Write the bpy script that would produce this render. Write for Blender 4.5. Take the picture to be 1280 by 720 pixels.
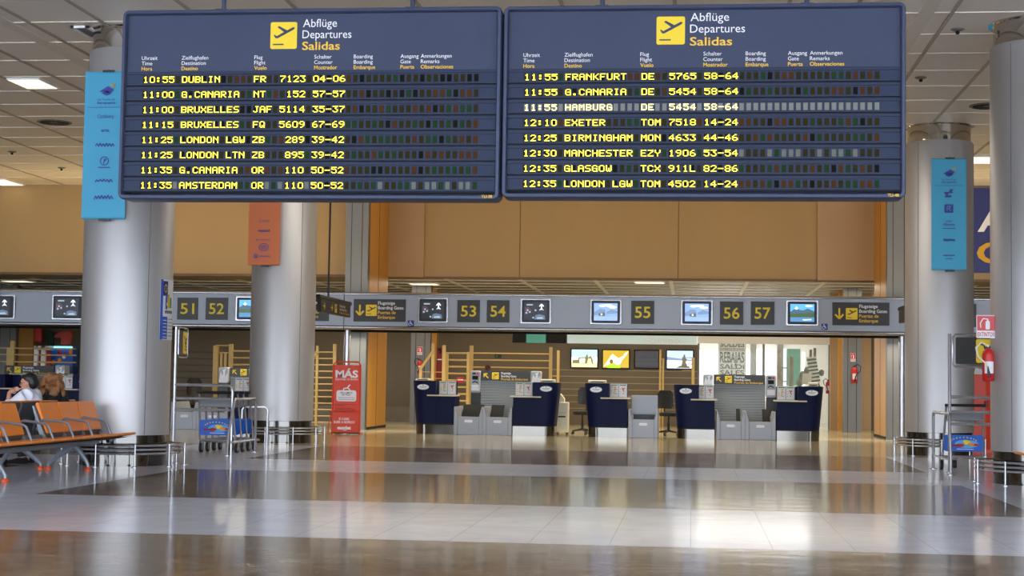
import bpy, bmesh, math, random
import numpy as np
from mathutils import Vector, Matrix
random.seed(4)
PI = math.pi
S = bpy.context.scene
for _o in list(bpy.data.objects): bpy.data.objects.remove(_o)

# ------------------------------------------------------------------ camera
F, CAMH, ROLL = 2000.0, 1.2, .015           # focal length in pixels of a 1280 px wide frame, eye height, roll
_n = lambda v: v / np.linalg.norm(v)
_vY = np.array([225., 120., F]); _t = -(225**2 + 120**2 + F*F) / (225 + ROLL*120)
_Y = _n(_vY); _X = _n(-np.array([225 + _t, 120 + ROLL*_t, F])); _Z = np.cross(_X, _Y)
if _Z[1] > 0: _Z = -_Z
CM = np.array([_X, _Y, _Z]); CC = np.array([0, 0, CAMH])
cam = bpy.data.cameras.new('camera'); camo = bpy.data.objects.new('camera', cam); S.collection.objects.link(camo)
cam.sensor_width = 36; cam.lens = F/1280*36; cam.clip_end = 300
_r, _u, _f = CM @ np.array([1, 0, 0]), CM @ np.array([0, -1, 0]), CM @ np.array([0, 0, 1])
camo.matrix_world = Matrix(((_r[0], _u[0], -_f[0], 0), (_r[1], _u[1], -_f[1], 0), (_r[2], _u[2], -_f[2], CAMH), (0, 0, 0, 1)))
S.camera = camo
def W(px, py, Y):                            # measured photo point -> (X, Z) on the upright plane at depth Y
    d = CM @ np.array([(px-640)/F, (py-360)/F, 1]); p = CC + d*(Y/d[1]); return float(p[0]), float(p[2])
def G(px, py, z=0):                          # measured photo point -> (X, Y) at height z
    d = CM @ np.array([(px-640)/F, (py-360)/F, 1]); p = CC + d*((z-CAMH)/d[2]); return float(p[0]), float(p[1])

# ------------------------------------------------------------------ light and exposure
S.view_settings.view_transform = 'Standard'; S.view_settings.look = 'None'
S.view_settings.gamma = 1; S.view_settings.use_curve_mapping = False
S.view_settings.exposure = 0.55
wd = bpy.data.worlds.new('daylight'); S.world = wd; wd.use_nodes = True
bg = wd.node_tree.nodes['Background']; bg.inputs[0].default_value = (.76, .86, 1, 1); bg.inputs[1].default_value = 5.6
def area(name, loc, sx, sy, power, color, rot=(0, 0, 0), spread=PI):
    l = bpy.data.lights.new(name, 'AREA'); l.shape = 'RECTANGLE'; l.size = sx; l.size_y = sy; l.energy = power; l.color = color; l.spread = spread
    o = bpy.data.objects.new(name, l); S.collection.objects.link(o); o.location = loc; o.rotation_euler = rot
    return o
area('check_in_light', (-2, 41.6, 3.75), 20, 1.0, 260, (1, .86, .66))            # fluorescent rows under the check-in soffit
area('check_in_front_light', (-2, 36.6, 2.2), 18, .5, 260, (1, .9, .72))          # tubes under the fascia
area('shop_light', (1.5, 48.5, 3.3), 4, 3, 160, (1, .97, .92))
area('wall_uplight_fill', (-4, 36.0, 3.25), 26, .3, 190, (1, .74, .38), (PI, 0, 0))  # unseen uplight added to warm the lower part of the wood wall
area('hall_light', (-2, 27, 5.8), 10, 3, 160, (1, .93, .82))

# ------------------------------------------------------------------ materials
def lin(h):
    if isinstance(h, tuple): r = [c/255 for c in h]
    else: r = [int(h[i:i+2], 16)/255 for i in (0, 2, 4)]
    return tuple(c/12.92 if c <= .04045 else ((c+.055)/1.055)**2.4 for c in r) + (1,)
MATS = {}
def mat(name, col, rough=.5, metal=0, emit=0, var=0, scale=6, bump=0, stretch=(1, 1, 1), aniso=0, spec=.5, alpha=1, trans=0):
    if name in MATS: return MATS[name]
    m = bpy.data.materials.new(name); m.use_nodes = True; nt = m.node_tree; b = nt.nodes['Principled BSDF']
    c = lin(col); b.inputs['Base Color'].default_value = c; b.inputs['Roughness'].default_value = rough; b.inputs['Metallic'].default_value = metal
    b.inputs['Specular IOR Level'].default_value = spec
    if aniso: b.inputs['Anisotropic'].default_value = aniso
    if emit: b.inputs['Emission Color'].default_value = c; b.inputs['Emission Strength'].default_value = emit
    if trans: b.inputs['Transmission Weight'].default_value = trans
    if alpha < 1: b.inputs['Alpha'].default_value = alpha
    if var or bump:
        tc = nt.nodes.new('ShaderNodeTexCoord'); mp = nt.nodes.new('ShaderNodeMapping'); nz = nt.nodes.new('ShaderNodeTexNoise')
        mp.inputs['Scale'].default_value = stretch; nz.inputs['Scale'].default_value = scale; nz.inputs['Detail'].default_value = 4
        nt.links.new(tc.outputs['Object'], mp.inputs[0]); nt.links.new(mp.outputs[0], nz.inputs['Vector'])
        if var:
            mx = nt.nodes.new('ShaderNodeMix'); mx.data_type = 'RGBA'
            mx.inputs[6].default_value = tuple(x*(1-var) for x in c[:3])+(1,); mx.inputs[7].default_value = tuple(min(1, x*(1+var)) for x in c[:3])+(1,)
            nt.links.new(nz.outputs['Fac'], mx.inputs[0]); nt.links.new(mx.outputs[2], b.inputs['Base Color'])
        if bump:
            bp = nt.nodes.new('ShaderNodeBump'); bp.inputs['Strength'].default_value = bump; bp.inputs['Distance'].default_value = .01
            nt.links.new(nz.outputs['Fac'], bp.inputs['Height']); nt.links.new(bp.outputs[0], b.inputs['Normal'])
    MATS[name] = m; return m
M = dict(
    steel=mat('brushed_steel', 'bebcbc', .47, .62, var=.06, scale=3, stretch=(1, 1, .2)),
    collar=mat('collar_steel', 'c9c4bc', .06, 1),
    chrome=mat('chrome', 'b0b0b5', .24, .6),
    mirror=mat('polished_base_steel', '66635f', .1, 1, var=.08, scale=2, bump=.08),
    dullmetal=mat('pillar_metal', '74736f', .45, .6, var=.08, scale=2, stretch=(1, 1, .15)),
    seam=mat('seam_grey', '6f6d6c', .6),
    frame=mat('board_frame', '464d66', .45, .1, spec=.25), boardface=mat('board_header_blue', '444a60', .5, 0, var=.1, scale=1.2, spec=.12),
    rowbar=mat('row_bar', '353c52', .5, 0, spec=.12), rowdark=mat('row_recess', '1c1f2b', .5), black=mat('black_plastic', '151416', .45),
    gap=mat('dark_gap', '0b0b0d', .7),
    led=mat('led_yellow', 'ffe83a', .5, emit=1.0), ledpale=mat('led_pale_yellow', 'ffef9a', .5, emit=.8),
    white=mat('white_lettering', 'f0f0f4', .5), yellow=mat('yellow_lettering', 'f2c02c', .5), icon=mat('yellow_sign', 'f6d21e', .5),
    cellA=mat('cell_olive', '2f2b16', .6, spec=.05), cellB=mat('cell_green', '22391f', .6, spec=.05), cellC=mat('cell_rust', '4a2e18', .6, spec=.05), cellD=mat('cell_dark', '15150f', .6, spec=.05),
    cellP=mat('cell_pale', '74746c', .5), cellG=mat('cell_grey_olive', '4d4f43', .4),
    wood=mat('wall_wood', 'ac8c58', .5, var=.07, scale=1.5, stretch=(1, 1, .3)), woodlight=mat('pilaster_wood', 'b2926a', .5, var=.06, scale=1.5),
    woodorange=mat('orange_wood', 'c28b36', .4, var=.14, scale=2, stretch=(3, 3, .25)),
    rail=mat('pale_yellow_wood', 'cdae6a', .5, var=.12, scale=8),
    tan=mat('back_wall_tan', '706450', .6, var=.06, scale=2), tanline=mat('back_wall_groove', '5d4c30', .6), basetile=mat('base_tile', '75684f', .35, var=.1, scale=5),
    fascia=mat('fascia_grey', 'a3abb9', .45, .1), fasciachrome=mat('fascia_trim', '9c9ca2', .2, .95, bump=.1, scale=2),
    sign=mat('sign_black', '2b2825', .45), navy=mat('desk_navy', '0d153c', .5, var=.1, scale=2, spec=.15), kick=mat('kick_steel', '6a665f', .13, .95, var=.1, scale=4),
    cream=mat('cream_plastic', 'd9d0b4', .5), grey=mat('scale_grey', 'a3a6ac', .45, .2), greydark=mat('belt_grey', '232424', .8, spec=.1), shutter=mat('shutter_grey', 'b0b5b6', .5, 0),
    paper=mat('paper', 'dfe0e2', .6), red=mat('signal_red', 'c21d1d', .4), standred=mat('stand_red', 'e2401c', .45), ink=mat('dark_ink', '3a2b38', .6),
    redink=mat('stand_small_print', 'a92a17', .6), green=mat('green_print', '4d8a45', .6), dotyellow=mat('yellow_print', 'd9a51f', .6),
    orange=mat('seat_orange', 'f68a18', .38, var=.04, scale=4), benchgrey=mat('bench_grey', '888d97', .4, .4), shell=mat('seat_shell', '55585e', .5), footorange=mat('foot_orange', 'e2571a', .45),
    bannerblue=mat('banner_blue', '3fa6cc', .55, var=.05, scale=2), bannerorange=mat('banner_orange', 'c96a37', .55, var=.05, scale=2), logo=mat('logo_indigo', '3a3f9e', .6),
    blue=mat('sign_blue', '1f63c8', .4), skyblue=mat('trolley_sky', '4fb0e6', .5), rubber=mat('rubber', '1d1d1e', .6), wheelgrey=mat('wheel_grey', '8a8d92', .5),
    skin=mat('skin', 'c99079', .5), hairblack=mat('black_hair', '120f10', .5, bump=.6, scale=40), hairbrown=mat('brown_hair', '8a5a30', .5, var=.45, scale=22, bump=.8),
    shirt=mat('white_shirt', 'dfe2ee', .7), dark=mat('dark_clothes', '141317', .8), trouser=mat('grey_trousers', '3a3c44', .8),
    posterblue=mat('poster_blue', '2f57b0', .5), badge=mat('badge_silver', 'c9ced6', .4), handicap=mat('handicap_blue', '1a2a8a', .4),
    bluesign=mat('deep_blue_sign', '141a6a', .45), brown=mat('brown_wood', '6f4f25', .5, var=.1, scale=6), pink=mat('coral_cloth', 'c64a3c', .8), cyan=mat('cyan_tube', '7fe0f4', .4, emit=1.2),
    glow=mat('daylight_pane', 'ffffff', .5, emit=.8), lampglow=mat('lamp_diffuser', 'fff6df', .5, emit=.75), shopwhite=mat('shop_white', 'fdfefc', .5), teal=mat('teal_glass', '3f8a7a', .2),
    soffit=mat('soffit_panel', '8f8468', .4, var=.08, scale=1), wallside=mat('side_wall', '8a7a60', .6, var=.05, scale=1),
)
glass = mat('shop_glass', 'dff0ea', .03, alpha=.18)
def screen(name, col, e): return mat(name, col, .35, emit=e)

# ------------------------------------------------------------------ mesh building helpers
C = S.collection
_fonts = {}
def text_mesh(s, bold):
    k = (s, bold)
    if k not in _fonts:
        cu = bpy.data.curves.new('lettering', 'FONT'); cu.body = s; cu.size = 1; cu.offset = bold; cu.resolution_u = 3
        o = bpy.data.objects.new('lettering', cu); C.objects.link(o); bpy.context.view_layer.update()
        me = bpy.data.meshes.new_from_object(o.evaluated_get(bpy.context.evaluated_depsgraph_get()))
        vs = [tuple(v.co[:2]) for v in me.vertices]; fs = [tuple(p.vertices) for p in me.polygons]
        bpy.data.objects.remove(o); bpy.data.curves.remove(cu); bpy.data.meshes.remove(me)
        _fonts[k] = (vs, fs)
    return _fonts[k]
_vs, _ = text_mesh('H', 0); CAP = max(v[1] for v in _vs)
class B:
    def __init__(s): s.bm = bmesh.new()
    def faces(s, vs, fs, mi=0):
        bv = [s.bm.verts.new(v) for v in vs]; out = []
        for f in fs:
            try:
                fc = s.bm.faces.new([bv[i] for i in f]); fc.material_index = mi; out.append(fc)
            except ValueError: pass
        return bv
    def bx(s, x0, x1, y0, y1, z0, z1, mi=0):
        v = [(x, y, z) for z in (z0, z1) for y in (y0, y1) for x in (x0, x1)]
        return s.faces(v, [(0, 2, 3, 1), (4, 5, 7, 6), (0, 1, 5, 4), (2, 6, 7, 3), (0, 4, 6, 2), (1, 3, 7, 5)], mi)
    def loft(s, rings, mi=0, cap=True, closed=False):
        n = len(rings[0]); vs = [p for r in rings for p in r]; fs = []
        m = len(rings)
        for i in range(m if closed else m-1):
            j = (i+1) % m
            for k in range(n): fs.append((i*n+k, i*n+(k+1) % n, j*n+(k+1) % n, j*n+k))
        if cap and not closed: fs.append(tuple(range(n-1, -1, -1))); fs.append(tuple(range((m-1)*n, m*n)))
        return s.faces(vs, fs, mi)
    def tube(s, pts, r, seg=8, mi=0, closed=False, cap=True):
        P = [Vector(p) for p in pts]; n = len(P); rs = r if isinstance(r, (list, tuple)) else [r]*n
        rings = []; up = None
        for i in range(n):
            a = P[i-1] if (i > 0 or closed) else P[i]; b = P[(i+1) % n] if (i < n-1 or closed) else P[i]
            t = (b-a).normalized()
            if up is None: up = Vector((0, 0, 1)) if abs(t.z) < .9 else Vector((0, 1, 0))
            x = t.cross(up).normalized(); y = x.cross(t).normalized(); up = y
            rings.append([tuple(P[i] + (x*math.cos(q)+y*math.sin(q))*rs[i]) for q in [2*PI*k/seg for k in range(seg)]])
        return s.loft(rings, mi, cap, closed)
    def lathe(s, prof, seg=32, mi=0, c=(0, 0, 0), cap=True):
        return s.loft([[(c[0]+r*math.cos(2*PI*k/seg), c[1]+r*math.sin(2*PI*k/seg), c[2]+z) for k in range(seg)] for r, z in prof], mi, cap)
    def ell(s, c, r, mi=0, seg=16, rings=10):
        pr = [(math.sin(PI*i/rings), -math.cos(PI*i/rings)) for i in range(rings+1)]; pr[0] = (.02, -1); pr[-1] = (.02, 1)
        return s.loft([[(c[0]+r[0]*a*math.cos(2*PI*k/seg), c[1]+r[1]*a*math.sin(2*PI*k/seg), c[2]+r[2]*b) for k in range(seg)] for a, b in pr], mi)
    def prism(s, poly, lo, hi, axis='y', mi=0):      # poly in the plane across the axis
        f = dict(y=lambda a, b, t: (a, t, b), x=lambda a, b, t: (t, a, b), z=lambda a, b, t: (a, b, t))[axis]
        n = len(poly); vs = [f(a, b, lo) for a, b in poly] + [f(a, b, hi) for a, b in poly]
        fs = [tuple(range(n)), tuple(range(2*n-1, n-1, -1))] + [(k, (k+1) % n, n+(k+1) % n, n+k) for k in range(n)]
        return s.faces(vs, fs, mi)
    def stroke(s, pts, w, y, mi=0, t=.003):          # a flat ribbon in the xz plane facing -y
        for (a, b), (c, d) in zip(pts, pts[1:]):
            L = math.hypot(c-a, d-b) or 1e-6; nx, nz = -(d-b)/L*w/2, (c-a)/L*w/2
            s.prism([(a+nx, b+nz), (c+nx, d+nz), (c-nx, d-nz), (a-nx, b-nz)], y-t, y, 'y', mi)
    def disc(s, x, z, rx, rz, y, mi=0, t=.003, n=20):
        s.prism([(x+rx*math.cos(2*PI*k/n), z+rz*math.sin(2*PI*k/n)) for k in range(n)], y-t, y, 'y', mi)
    def rrect(s, x0, x1, z0, z1, r, y0, y1, mi=0, n=5):
        p = []
        for cx, cz, a in ((x1-r, z1-r, 0), (x0+r, z1-r, 90), (x0+r, z0+r, 180), (x1-r, z0+r, 270)):
            for k in range(n+1): q = math.radians(a+90*k/n); p.append((cx+r*math.cos(q), cz+r*math.sin(q)))
        return s.prism(p, y0, y1, 'y', mi)
    def text(s, t, x, z, cap, y, mi=0, w=None, bold=0, align='l', e=.003):
        vs, fs = text_mesh(t, bold); k = cap/CAP
        if not vs: return
        a, b = min(v[0] for v in vs), max(v[0] for v in vs); kx = (w/(b-a)) if w else k
        off = {'l': 0, 'c': -(b-a)*kx/2, 'r': -(b-a)*kx}[align]
        s.faces([(x+off+(v[0]-a)*kx, y-e, z+v[1]*k) for v in vs], fs, mi)
    def squiggle(s, x, z, w, h, y, mi, n=6, lw=.008):
        s.stroke([(x-w/2+w*i/(n*2), z+h/2*(1 if i % 2 else -1)*(.5+.5*random.random())) for i in range(n*2+1)], lw, y, mi)
    def xf(s, vs, mtx):
        for v in vs: v.co = mtx @ v.co
def obj(name, b, mats, parent=None, smooth=35, bevel=0, loc=None):
    me = bpy.data.meshes.new(name); bmesh.ops.recalc_face_normals(b.bm, faces=b.bm.faces[:]); b.bm.to_mesh(me); b.bm.free()
    for m in (mats if isinstance(mats, (list, tuple)) else [mats]): me.materials.append(M[m] if isinstance(m, str) else m)
    o = bpy.data.objects.new(name, me); C.objects.link(o)
    if smooth:
        for p in me.polygons: p.use_smooth = True
        me.set_sharp_from_angle(angle=math.radians(smooth))
    if bevel:
        md = o.modifiers.new('edge', 'BEVEL'); md.width = bevel; md.segments = 2; md.limit_method = 'ANGLE'
    if parent: o.parent = parent
    if loc: o.location = loc
    return o
def tag(o, label, cat, group=None):
    o['label'] = label; o['category'] = cat
    if group: o['group'] = group
    return o
def thing(name, label, cat, loc=(0, 0, 0), rz=0, group=None):
    o = bpy.data.objects.new(name, None); C.objects.link(o); o.empty_display_size = .1
    o.location = loc; o.rotation_euler = (0, 0, rz); return tag(o, label, cat, group)
def struct(o): o['kind'] = 'structure'; return o
def copy_tree(o, loc, label=None, rz=None):
    def rec(a, p):
        c = a.copy(); C.objects.link(c); c.parent = p
        for ch in a.children: rec(ch, c)
        return c
    c = rec(o, None); c.location = loc
    if label: c['label'] = label
    if rz is not None: c.rotation_euler = (0, 0, rz)
    return c

# ================================================================== THE SETTING
CL, CR, R1Y, R2Y, PY, HZ = -7.65, 4.40, 21.05, 29.4, 37.3, 5.9
SOF = 3.78
# floor: brown and pale polished stone laid in bands along the column rows
def floor_material():
    m = bpy.data.materials.new('polished_stone_floor'); m.use_nodes = True; nt = m.node_tree; N = nt.nodes; L = nt.links; b = N['Principled BSDF']
    geo = N.new('ShaderNodeTexCoord'); sep = N.new('ShaderNodeSeparateXYZ'); L.new(geo.outputs['Object'], sep.inputs[0])
    def mth(op, a, c=None, d=None):
        n = N.new('ShaderNodeMath'); n.operation = op
        for i, v in enumerate((a, c, d)):
            if v is None: continue
            if isinstance(v, (int, float)): n.inputs[i].default_value = v
            else: L.new(v, n.inputs[i])
        return n.outputs[0]
    X, Y = sep.outputs[0], sep.outputs[1]
    bx = mth('LESS_THAN', mth('ABSOLUTE', mth('SUBTRACT', mth('FLOORED_MODULO', mth('ADD', X, -CL+6.025), 12.05), 6.025)), 1.1)
    b1 = mth('LESS_THAN', mth('ABSOLUTE', mth('SUBTRACT', Y, 13.72)), 1.8)
    b2 = mth('LESS_THAN', mth('ABSOLUTE', mth('SUBTRACT', Y, 21.75)), 1.45)
    b3 = mth('GREATER_THAN', Y, 28.1)
    mask = mth('MAXIMUM', mth('MAXIMUM', bx, b1), mth('MAXIMUM', b2, b3))
    # stone figure
    def noise(scale, detail, rough=.6, dist=0, st=(1, 1, 1)):
        mp = N.new('ShaderNodeMapping'); mp.inputs['Scale'].default_value = st; L.new(geo.outputs['Object'], mp.inputs[0])
        n = N.new('ShaderNodeTexNoise'); n.inputs['Scale'].default_value = scale; n.inputs['Detail'].default_value = detail; n.inputs['Roughness'].default_value = rough; n.inputs['Distortion'].default_value = dist
        L.new(mp.outputs[0], n.inputs['Vector']); return n.outputs['Fac']
    def ramp(v, stops):
        r = N.new('ShaderNodeValToRGB'); e = r.color_ramp.elements
        while len(e) < len(stops): e.new(.5)
        for k, (p, c) in enumerate(stops): e[k].position = p; e[k].color = lin(c)
        L.new(v, r.inputs[0]); return r.outputs[0]
    brown = ramp(noise(1.3, 8, .68, 1.6), [(.3, '3f3228'), (.46, '6b5846'), (.6, '87745f'), (.76, 'bcab95')])
    vein = mth('POWER', mth('SUBTRACT', 1, mth('MULTIPLY', mth('ABSOLUTE', mth('SUBTRACT', noise(.9, 7, .7, 2.5), .5)), 2.0)), 55)
    mv = N.new('ShaderNodeMix'); mv.data_type = 'RGBA'; L.new(mth('MULTIPLY', vein, .5), mv.inputs[0]); L.new(brown, mv.inputs[6]); mv.inputs[7].default_value = lin('bfb4a2')
    br = N.new('ShaderNodeTexBrick'); br.offset = 0; br.inputs['Scale'].default_value = 1; br.inputs['Brick Width'].default_value = .6; br.inputs['Row Height'].default_value = 1.2
    br.inputs['Mortar Size'].default_value = .004; br.inputs['Color1'].default_value = lin('e6e8f6'); br.inputs['Color2'].default_value = lin('dcdfee'); br.inputs['Mortar'].default_value = lin('a9a7a9')
    L.new(geo.outputs['Object'], br.inputs['Vector'])
    pale = N.new('ShaderNodeMix'); pale.data_type = 'RGBA'; pale.inputs[0].default_value = .5; L.new(br.outputs['Color'], pale.inputs[6])
    L.new(ramp(noise(2.2, 6, .6, .6), [(.3, 'd2d5e4'), (.7, 'eceefa')]), pale.inputs[7])
    warm = N.new('ShaderNodeMix'); warm.data_type = 'RGBA'; L.new(b3, warm.inputs[0]); L.new(pale.outputs[2], warm.inputs[6])
    L.new(ramp(noise(2, 6, .6, .6), [(.3, 'b5aa8c'), (.7, 'd6cba8')]), warm.inputs[7])
    mx = N.new('ShaderNodeMix'); mx.data_type = 'RGBA'; L.new(mask, mx.inputs[0]); L.new(mv.outputs[2], mx.inputs[6]); L.new(warm.outputs[2], mx.inputs[7])
    L.new(mx.outputs[2], b.inputs['Base Color'])
    b.inputs['Roughness'].default_value = .11; b.inputs['Specular IOR Level'].default_value = .10
    bp = N.new('ShaderNodeBump'); bp.inputs['Strength'].default_value = .09; bp.inputs['Distance'].default_value = .02
    L.new(noise(2.4, 2, .5, 0, (.7, 1.2, 1)), bp.inputs['Height']); L.new(bp.outputs[0], b.inputs['Normal'])
    return m
b = B(); b.bx(-32, 26, -5, 54, -.2, 0); struct(obj('floor', b, floor_material(), smooth=0))

# hall ceiling: metal panels between pale bars
b = B(); b.bx(-32, 26, -4, 41, HZ, HZ+.15, 0)
y = -2.2
while y < 40.5:
    b.bx(-32, 26, y-.016, y+.016, HZ-.012, HZ, 1); y += 1.25
for k in range(-4, 4):
    x0 = CL + 12.05*k
    for dx, w, mi in ((-2.4, .05, 2), (-1.2, .05, 2), (-.19, .05, 2), (1.2, .05, 2), (2.6, .05, 2), (4.2, .05, 2), (6.0, .05, 2), (7.4, .05, 2), (8.8, .05, 2), (10.53, .19, 3)):
        b.bx(x0+dx-w/2, x0+dx+w/2, -4, 41, HZ-.016, HZ, mi)
struct(obj('ceiling', b, [mat('ceiling_panel', 'e6ddd0', .5, var=.08, scale=.7), mat('ceiling_bar', 'ddd4c6', .5), mat('ceiling_joint', 'a89d8f', .5), mat('ceiling_band', 'dcd3c5', .5)], smooth=0))

# upper wood wall: flush left and right of the pillars, set back between them
b = B(); b.bx(-32, -7.9, 38.0, 38.2, 3.70, HZ, 0); b.bx(-32, -7.9, 37.97, 38.0, 3.66, 3.72, 1)
for x in (-31, -25.3, -19.6, -14.1): b.bx(x, x+.012, 37.992, 38.0, 3.72, HZ, 2)
struct(obj('wall_left', b, ['wood', 'brown', 'brown'], smooth=0))
b = B(); b.bx(4.9, 26, 38.0, 38.2, 3.70, HZ, 0); b.bx(4.9, 26, 37.97, 38.0, 3.66, 3.72, 1)
struct(obj('wall_right', b, ['wood', 'brown'], smooth=0))
XR = 4.42
b = B(); b.bx(-7.68, XR, 40.0, 40.2, 3.80, HZ, 0); b.bx(-7.68, XR, 39.96, 40.0, 3.76, 3.82, 1)
for px in (650, 848): x = W(px, 300, 40)[0]; b.bx(x-.012, x+.012, 39.994, 40.0, 3.82, HZ, 2)
xa, xb = W(530, 300, 39.9)[0], W(1022, 300, 39.9)[0]
b.bx(-7.68, xa, 39.88, 40.0, 3.80, HZ, 3); b.bx(xb, XR, 39.88, 40.0, 3.80, HZ, 3)
struct(obj('wall_back', b, ['wood', 'brown', 'brown', 'woodlight'], smooth=0))
# soffit over the check-in zone
b = B(); b.bx(-32, 26, 40.2, 54, SOF, SOF+.1, 0); b.bx(-32, -7.9, 38.2, 40.2, SOF-.06, SOF+.1, 0); b.bx(4.9, 26, 38.2, 40.2, SOF-.06, SOF+.1, 0)
for k in range(11): b.bx(-32, 26, 40.6+1.25*k, 40.66+1.25*k, SOF-.02, SOF, 1)
for k in range(30): b.bx(-31+1.9*k, -30.9+1.9*k, 40.2, 54, SOF-.02, SOF, 1)
struct(obj('ceiling_check_in', b, ['soffit', mat('soffit_bar', 'e4e2d8', .5)], smooth=0))
# side walls of the hall, outside the frame
b = B(); b.bx(-32.2, -32, -4, 54, 0, HZ); struct(obj('wall_west', b, 'wallside', smooth=0))
b = B(); b.bx(26, 26.2, -4, 54, 0, HZ); struct(obj('wall_east', b, 'wallside', smooth=0))
b = B(); b.bx(-32, 26, 54, 54.2, 0, HZ); struct(obj('wall_north', b, 'tan', smooth=0))
# tan wall behind the desks
SHY = 45.4
xg0, xg1 = W(872, 450, SHY)[0], W(1040, 450, SHY)[0]
zt0, zt1 = W(700, 429, SHY)[1], W(700, 419, SHY)[1]
xt0 = W(640, 424, SHY)[0]
b = B(); b.bx(-32, xt0, SHY, SHY+.2, 0, 3.0, 0); b.bx(xt0, xg0, SHY, SHY+.2, 0, zt0, 0); b.bx(xt0, xg0, SHY, SHY+.2, zt1+.1, 3.0, 0)
b.bx(xg1, 26, SHY, SHY+.2, 0, 3.0, 0)
x0, x1 = W(690, 470, SHY)[0], xg0
for k in range(11):
    z = W(760, 463+8*k, SHY)[1]; b.bx(x0, x1, SHY-.012, SHY, z-.012, z+.012, 2)
x0, x1 = W(205, 450, SHY)[0], W(268, 450, SHY)[0]
for k in range(10):
    z = W(240, 440+8.1*k, SHY)[1]; b.bx(x0, x1, SHY-.012, SHY, z-.015, z+.015, 1)
struct(obj('wall_behind_desks', b, ['tan', 'tanline', mat('back_wall_batten', 'a8936a', .5)], smooth=0))
b = B(); b.bx(-13, xg0, SHY-.03, SHY, 0, .42); struct(obj('baseboard_behind_desks', b, 'basetile', smooth=0))
# transom: dark, teal and pale glass over that wall
b = B(); xs = [W(p, 424, SHY)[0] for p in (640, 657, 683, 708)] + [xg0]
for k, mi in enumerate((0, 1, 0, 2)): b.bx(xs[k]+.02, xs[k+1]-.02, SHY-.01, SHY+.06, zt0, zt1+.1, mi)
struct(obj('window_1', b, ['gap', mat('teal_pane', '4f9a86', .2, emit=.25), mat('pale_pane', 'b9c9c4', .2, emit=.35)], smooth=0))
b = B(); x, z = W(808, 426.5, SHY); b.text('CONFORTAUTO AGENCIAS', x, z-.06, .12, SHY-.02, 0, w=1.05, bold=.02); struct(obj('trim_1', b, 'white', smooth=0))
# glazed shop front
zh0, zh1 = W(950, 430, SHY)[1], W(950, 418, SHY)[1]
b = B(); b.bx(xg0, xg1, SHY, SHY+.08, zh0, zh1+.15, 0)
for px in (873, 954.5, 1037): x = W(px, 450, SHY)[0]; b.bx(x-.03, x+.03, SHY, SHY+.08, 0, zh0, 1)
struct(obj('window_2', b, ['shopwhite', 'dullmetal'], smooth=0))
b = B(); b.bx(xg0+.03, xg1-.03, SHY+.03, SHY+.04, .05, zh0); struct(obj('window_3', b, glass, smooth=0))
# shop interior: white back wall with tall daylight windows
SB = 51.0
b = B(); b.bx(xg0-3, xg1+3, SB, SB+.2, 0, SOF, 0); struct(obj('wall_shop', b, 'shopwhite', smooth=0))
for k, (a, c, y0, y1) in enumerate(((873, 938, 438, 482), (945, 953.5, 436, 482), (957, 970, 437, 482), (979, 983, 436, 482), (1003, 1006, 440, 480))):
    b = B(); x0, z1 = W(a, y0, SB); x1, z0 = W(c, y1, SB); b.bx(x0, x1, SB-.03, SB, z0-.5, z1, 0)
    struct(obj('window_%d' % (4+k), b, 'glow', smooth=0))
b = B(); x0, z1 = W(983, 436, SB); x1, z0 = W(1000, 482, SB); b.bx(x0, x1, SB-.03, SB, z0, z1); struct(obj('trim_2', b, 'teal', smooth=0))
b = B()
for px in (941.5, 975): x = W(px, 450, SB)[0]; b.bx(x-.09, x+.09, SB-.2, SB-.03, 0, SOF)
struct(obj('trim_3', b, 'dullmetal', smooth=0))
# flat wall pieces beside the glazing
def strip(name, p0, p1, Y, mats, z1=SOF, dy=.3):
    x0, x1 = W(p0, 470, Y)[0], W(p1, 470, Y)[0]; b = B(); b.bx(x0, x1, Y, Y+dy, 0, z1); return struct(obj(name, b, mats, smooth=0))
strip('trim_4', 1038, 1048, 44.6, 'woodlight'); strip('trim_5', 1048, 1054, 44.0, 'woodorange'); strip('trim_6', 1077, 1089, 44.6, 'woodlight')
strip('trim_7', 537, 545, 44.6, 'woodorange')
strip('door_1', 18, 40, 44.4, mat('ochre_door', 'a5701c', .45, var=.1, scale=2, stretch=(2, 2, .3)), 3.0)

# ------------------------------------------------------------------ pillars and columns
def pillar(name, x0, x1, y0, y1, h, lab, woodside=0):
    t = thing(name, lab, 'pillar', ((x0+x1)/2, y0, 0)); w = (x1-x0)/2
    b = B(); b.bx(-w, w, 0, .25, 0, h, 0)
    for q in (-.5, .45): b.bx(w*q-.006, w*q+.006, -.004, 0, 0, h, 1)
    obj('metal_front', b, ['dullmetal', 'gap'], t, 0)
    if woodside:
        xi = w*woodside
        b = B(); xa, xb = sorted((xi, xi-.06*woodside)); b.bx(xa, xb, .25, y1-y0, .06, h, 0)
        m_ = (y1-y0)*.52; xa, xb = sorted((xi, xi+.004*woodside)); b.bx(xa, xb, m_-.01, m_+.01, .06, h, 1)
        obj('wooden_side', b, ['woodorange', 'gap'], t, 0)
        b = B(); xa, xb = sorted((xi-.06*woodside, xi+.012*woodside)); b.bx(xa, xb, .25, y1-y0, 0, .06); obj('plinth', b, 'gap', t, 0)
    return t
pillar('pillar', -8.22, -7.68, PY, 39.88, HZ, 'metal-clad pillar with orange wooden side, left of the desks behind the red stand', 1)
pillar('pillar', XR, 4.95, PY, 39.88, HZ, 'metal-clad pillar with orange wooden side, right of the desks beside a round column', -1)
def back_pillar(p0, p1, Y, lab):
    x0, x1 = W(p0, 470, Y)[0], W(p1, 470, Y)[0]; return pillar('pillar', x0, x1, Y, Y+.4, SOF, lab)
back_pillar(513, 537, 42.6, 'grey metal pillar in the background behind the leftmost navy desk of the bay')
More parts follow.
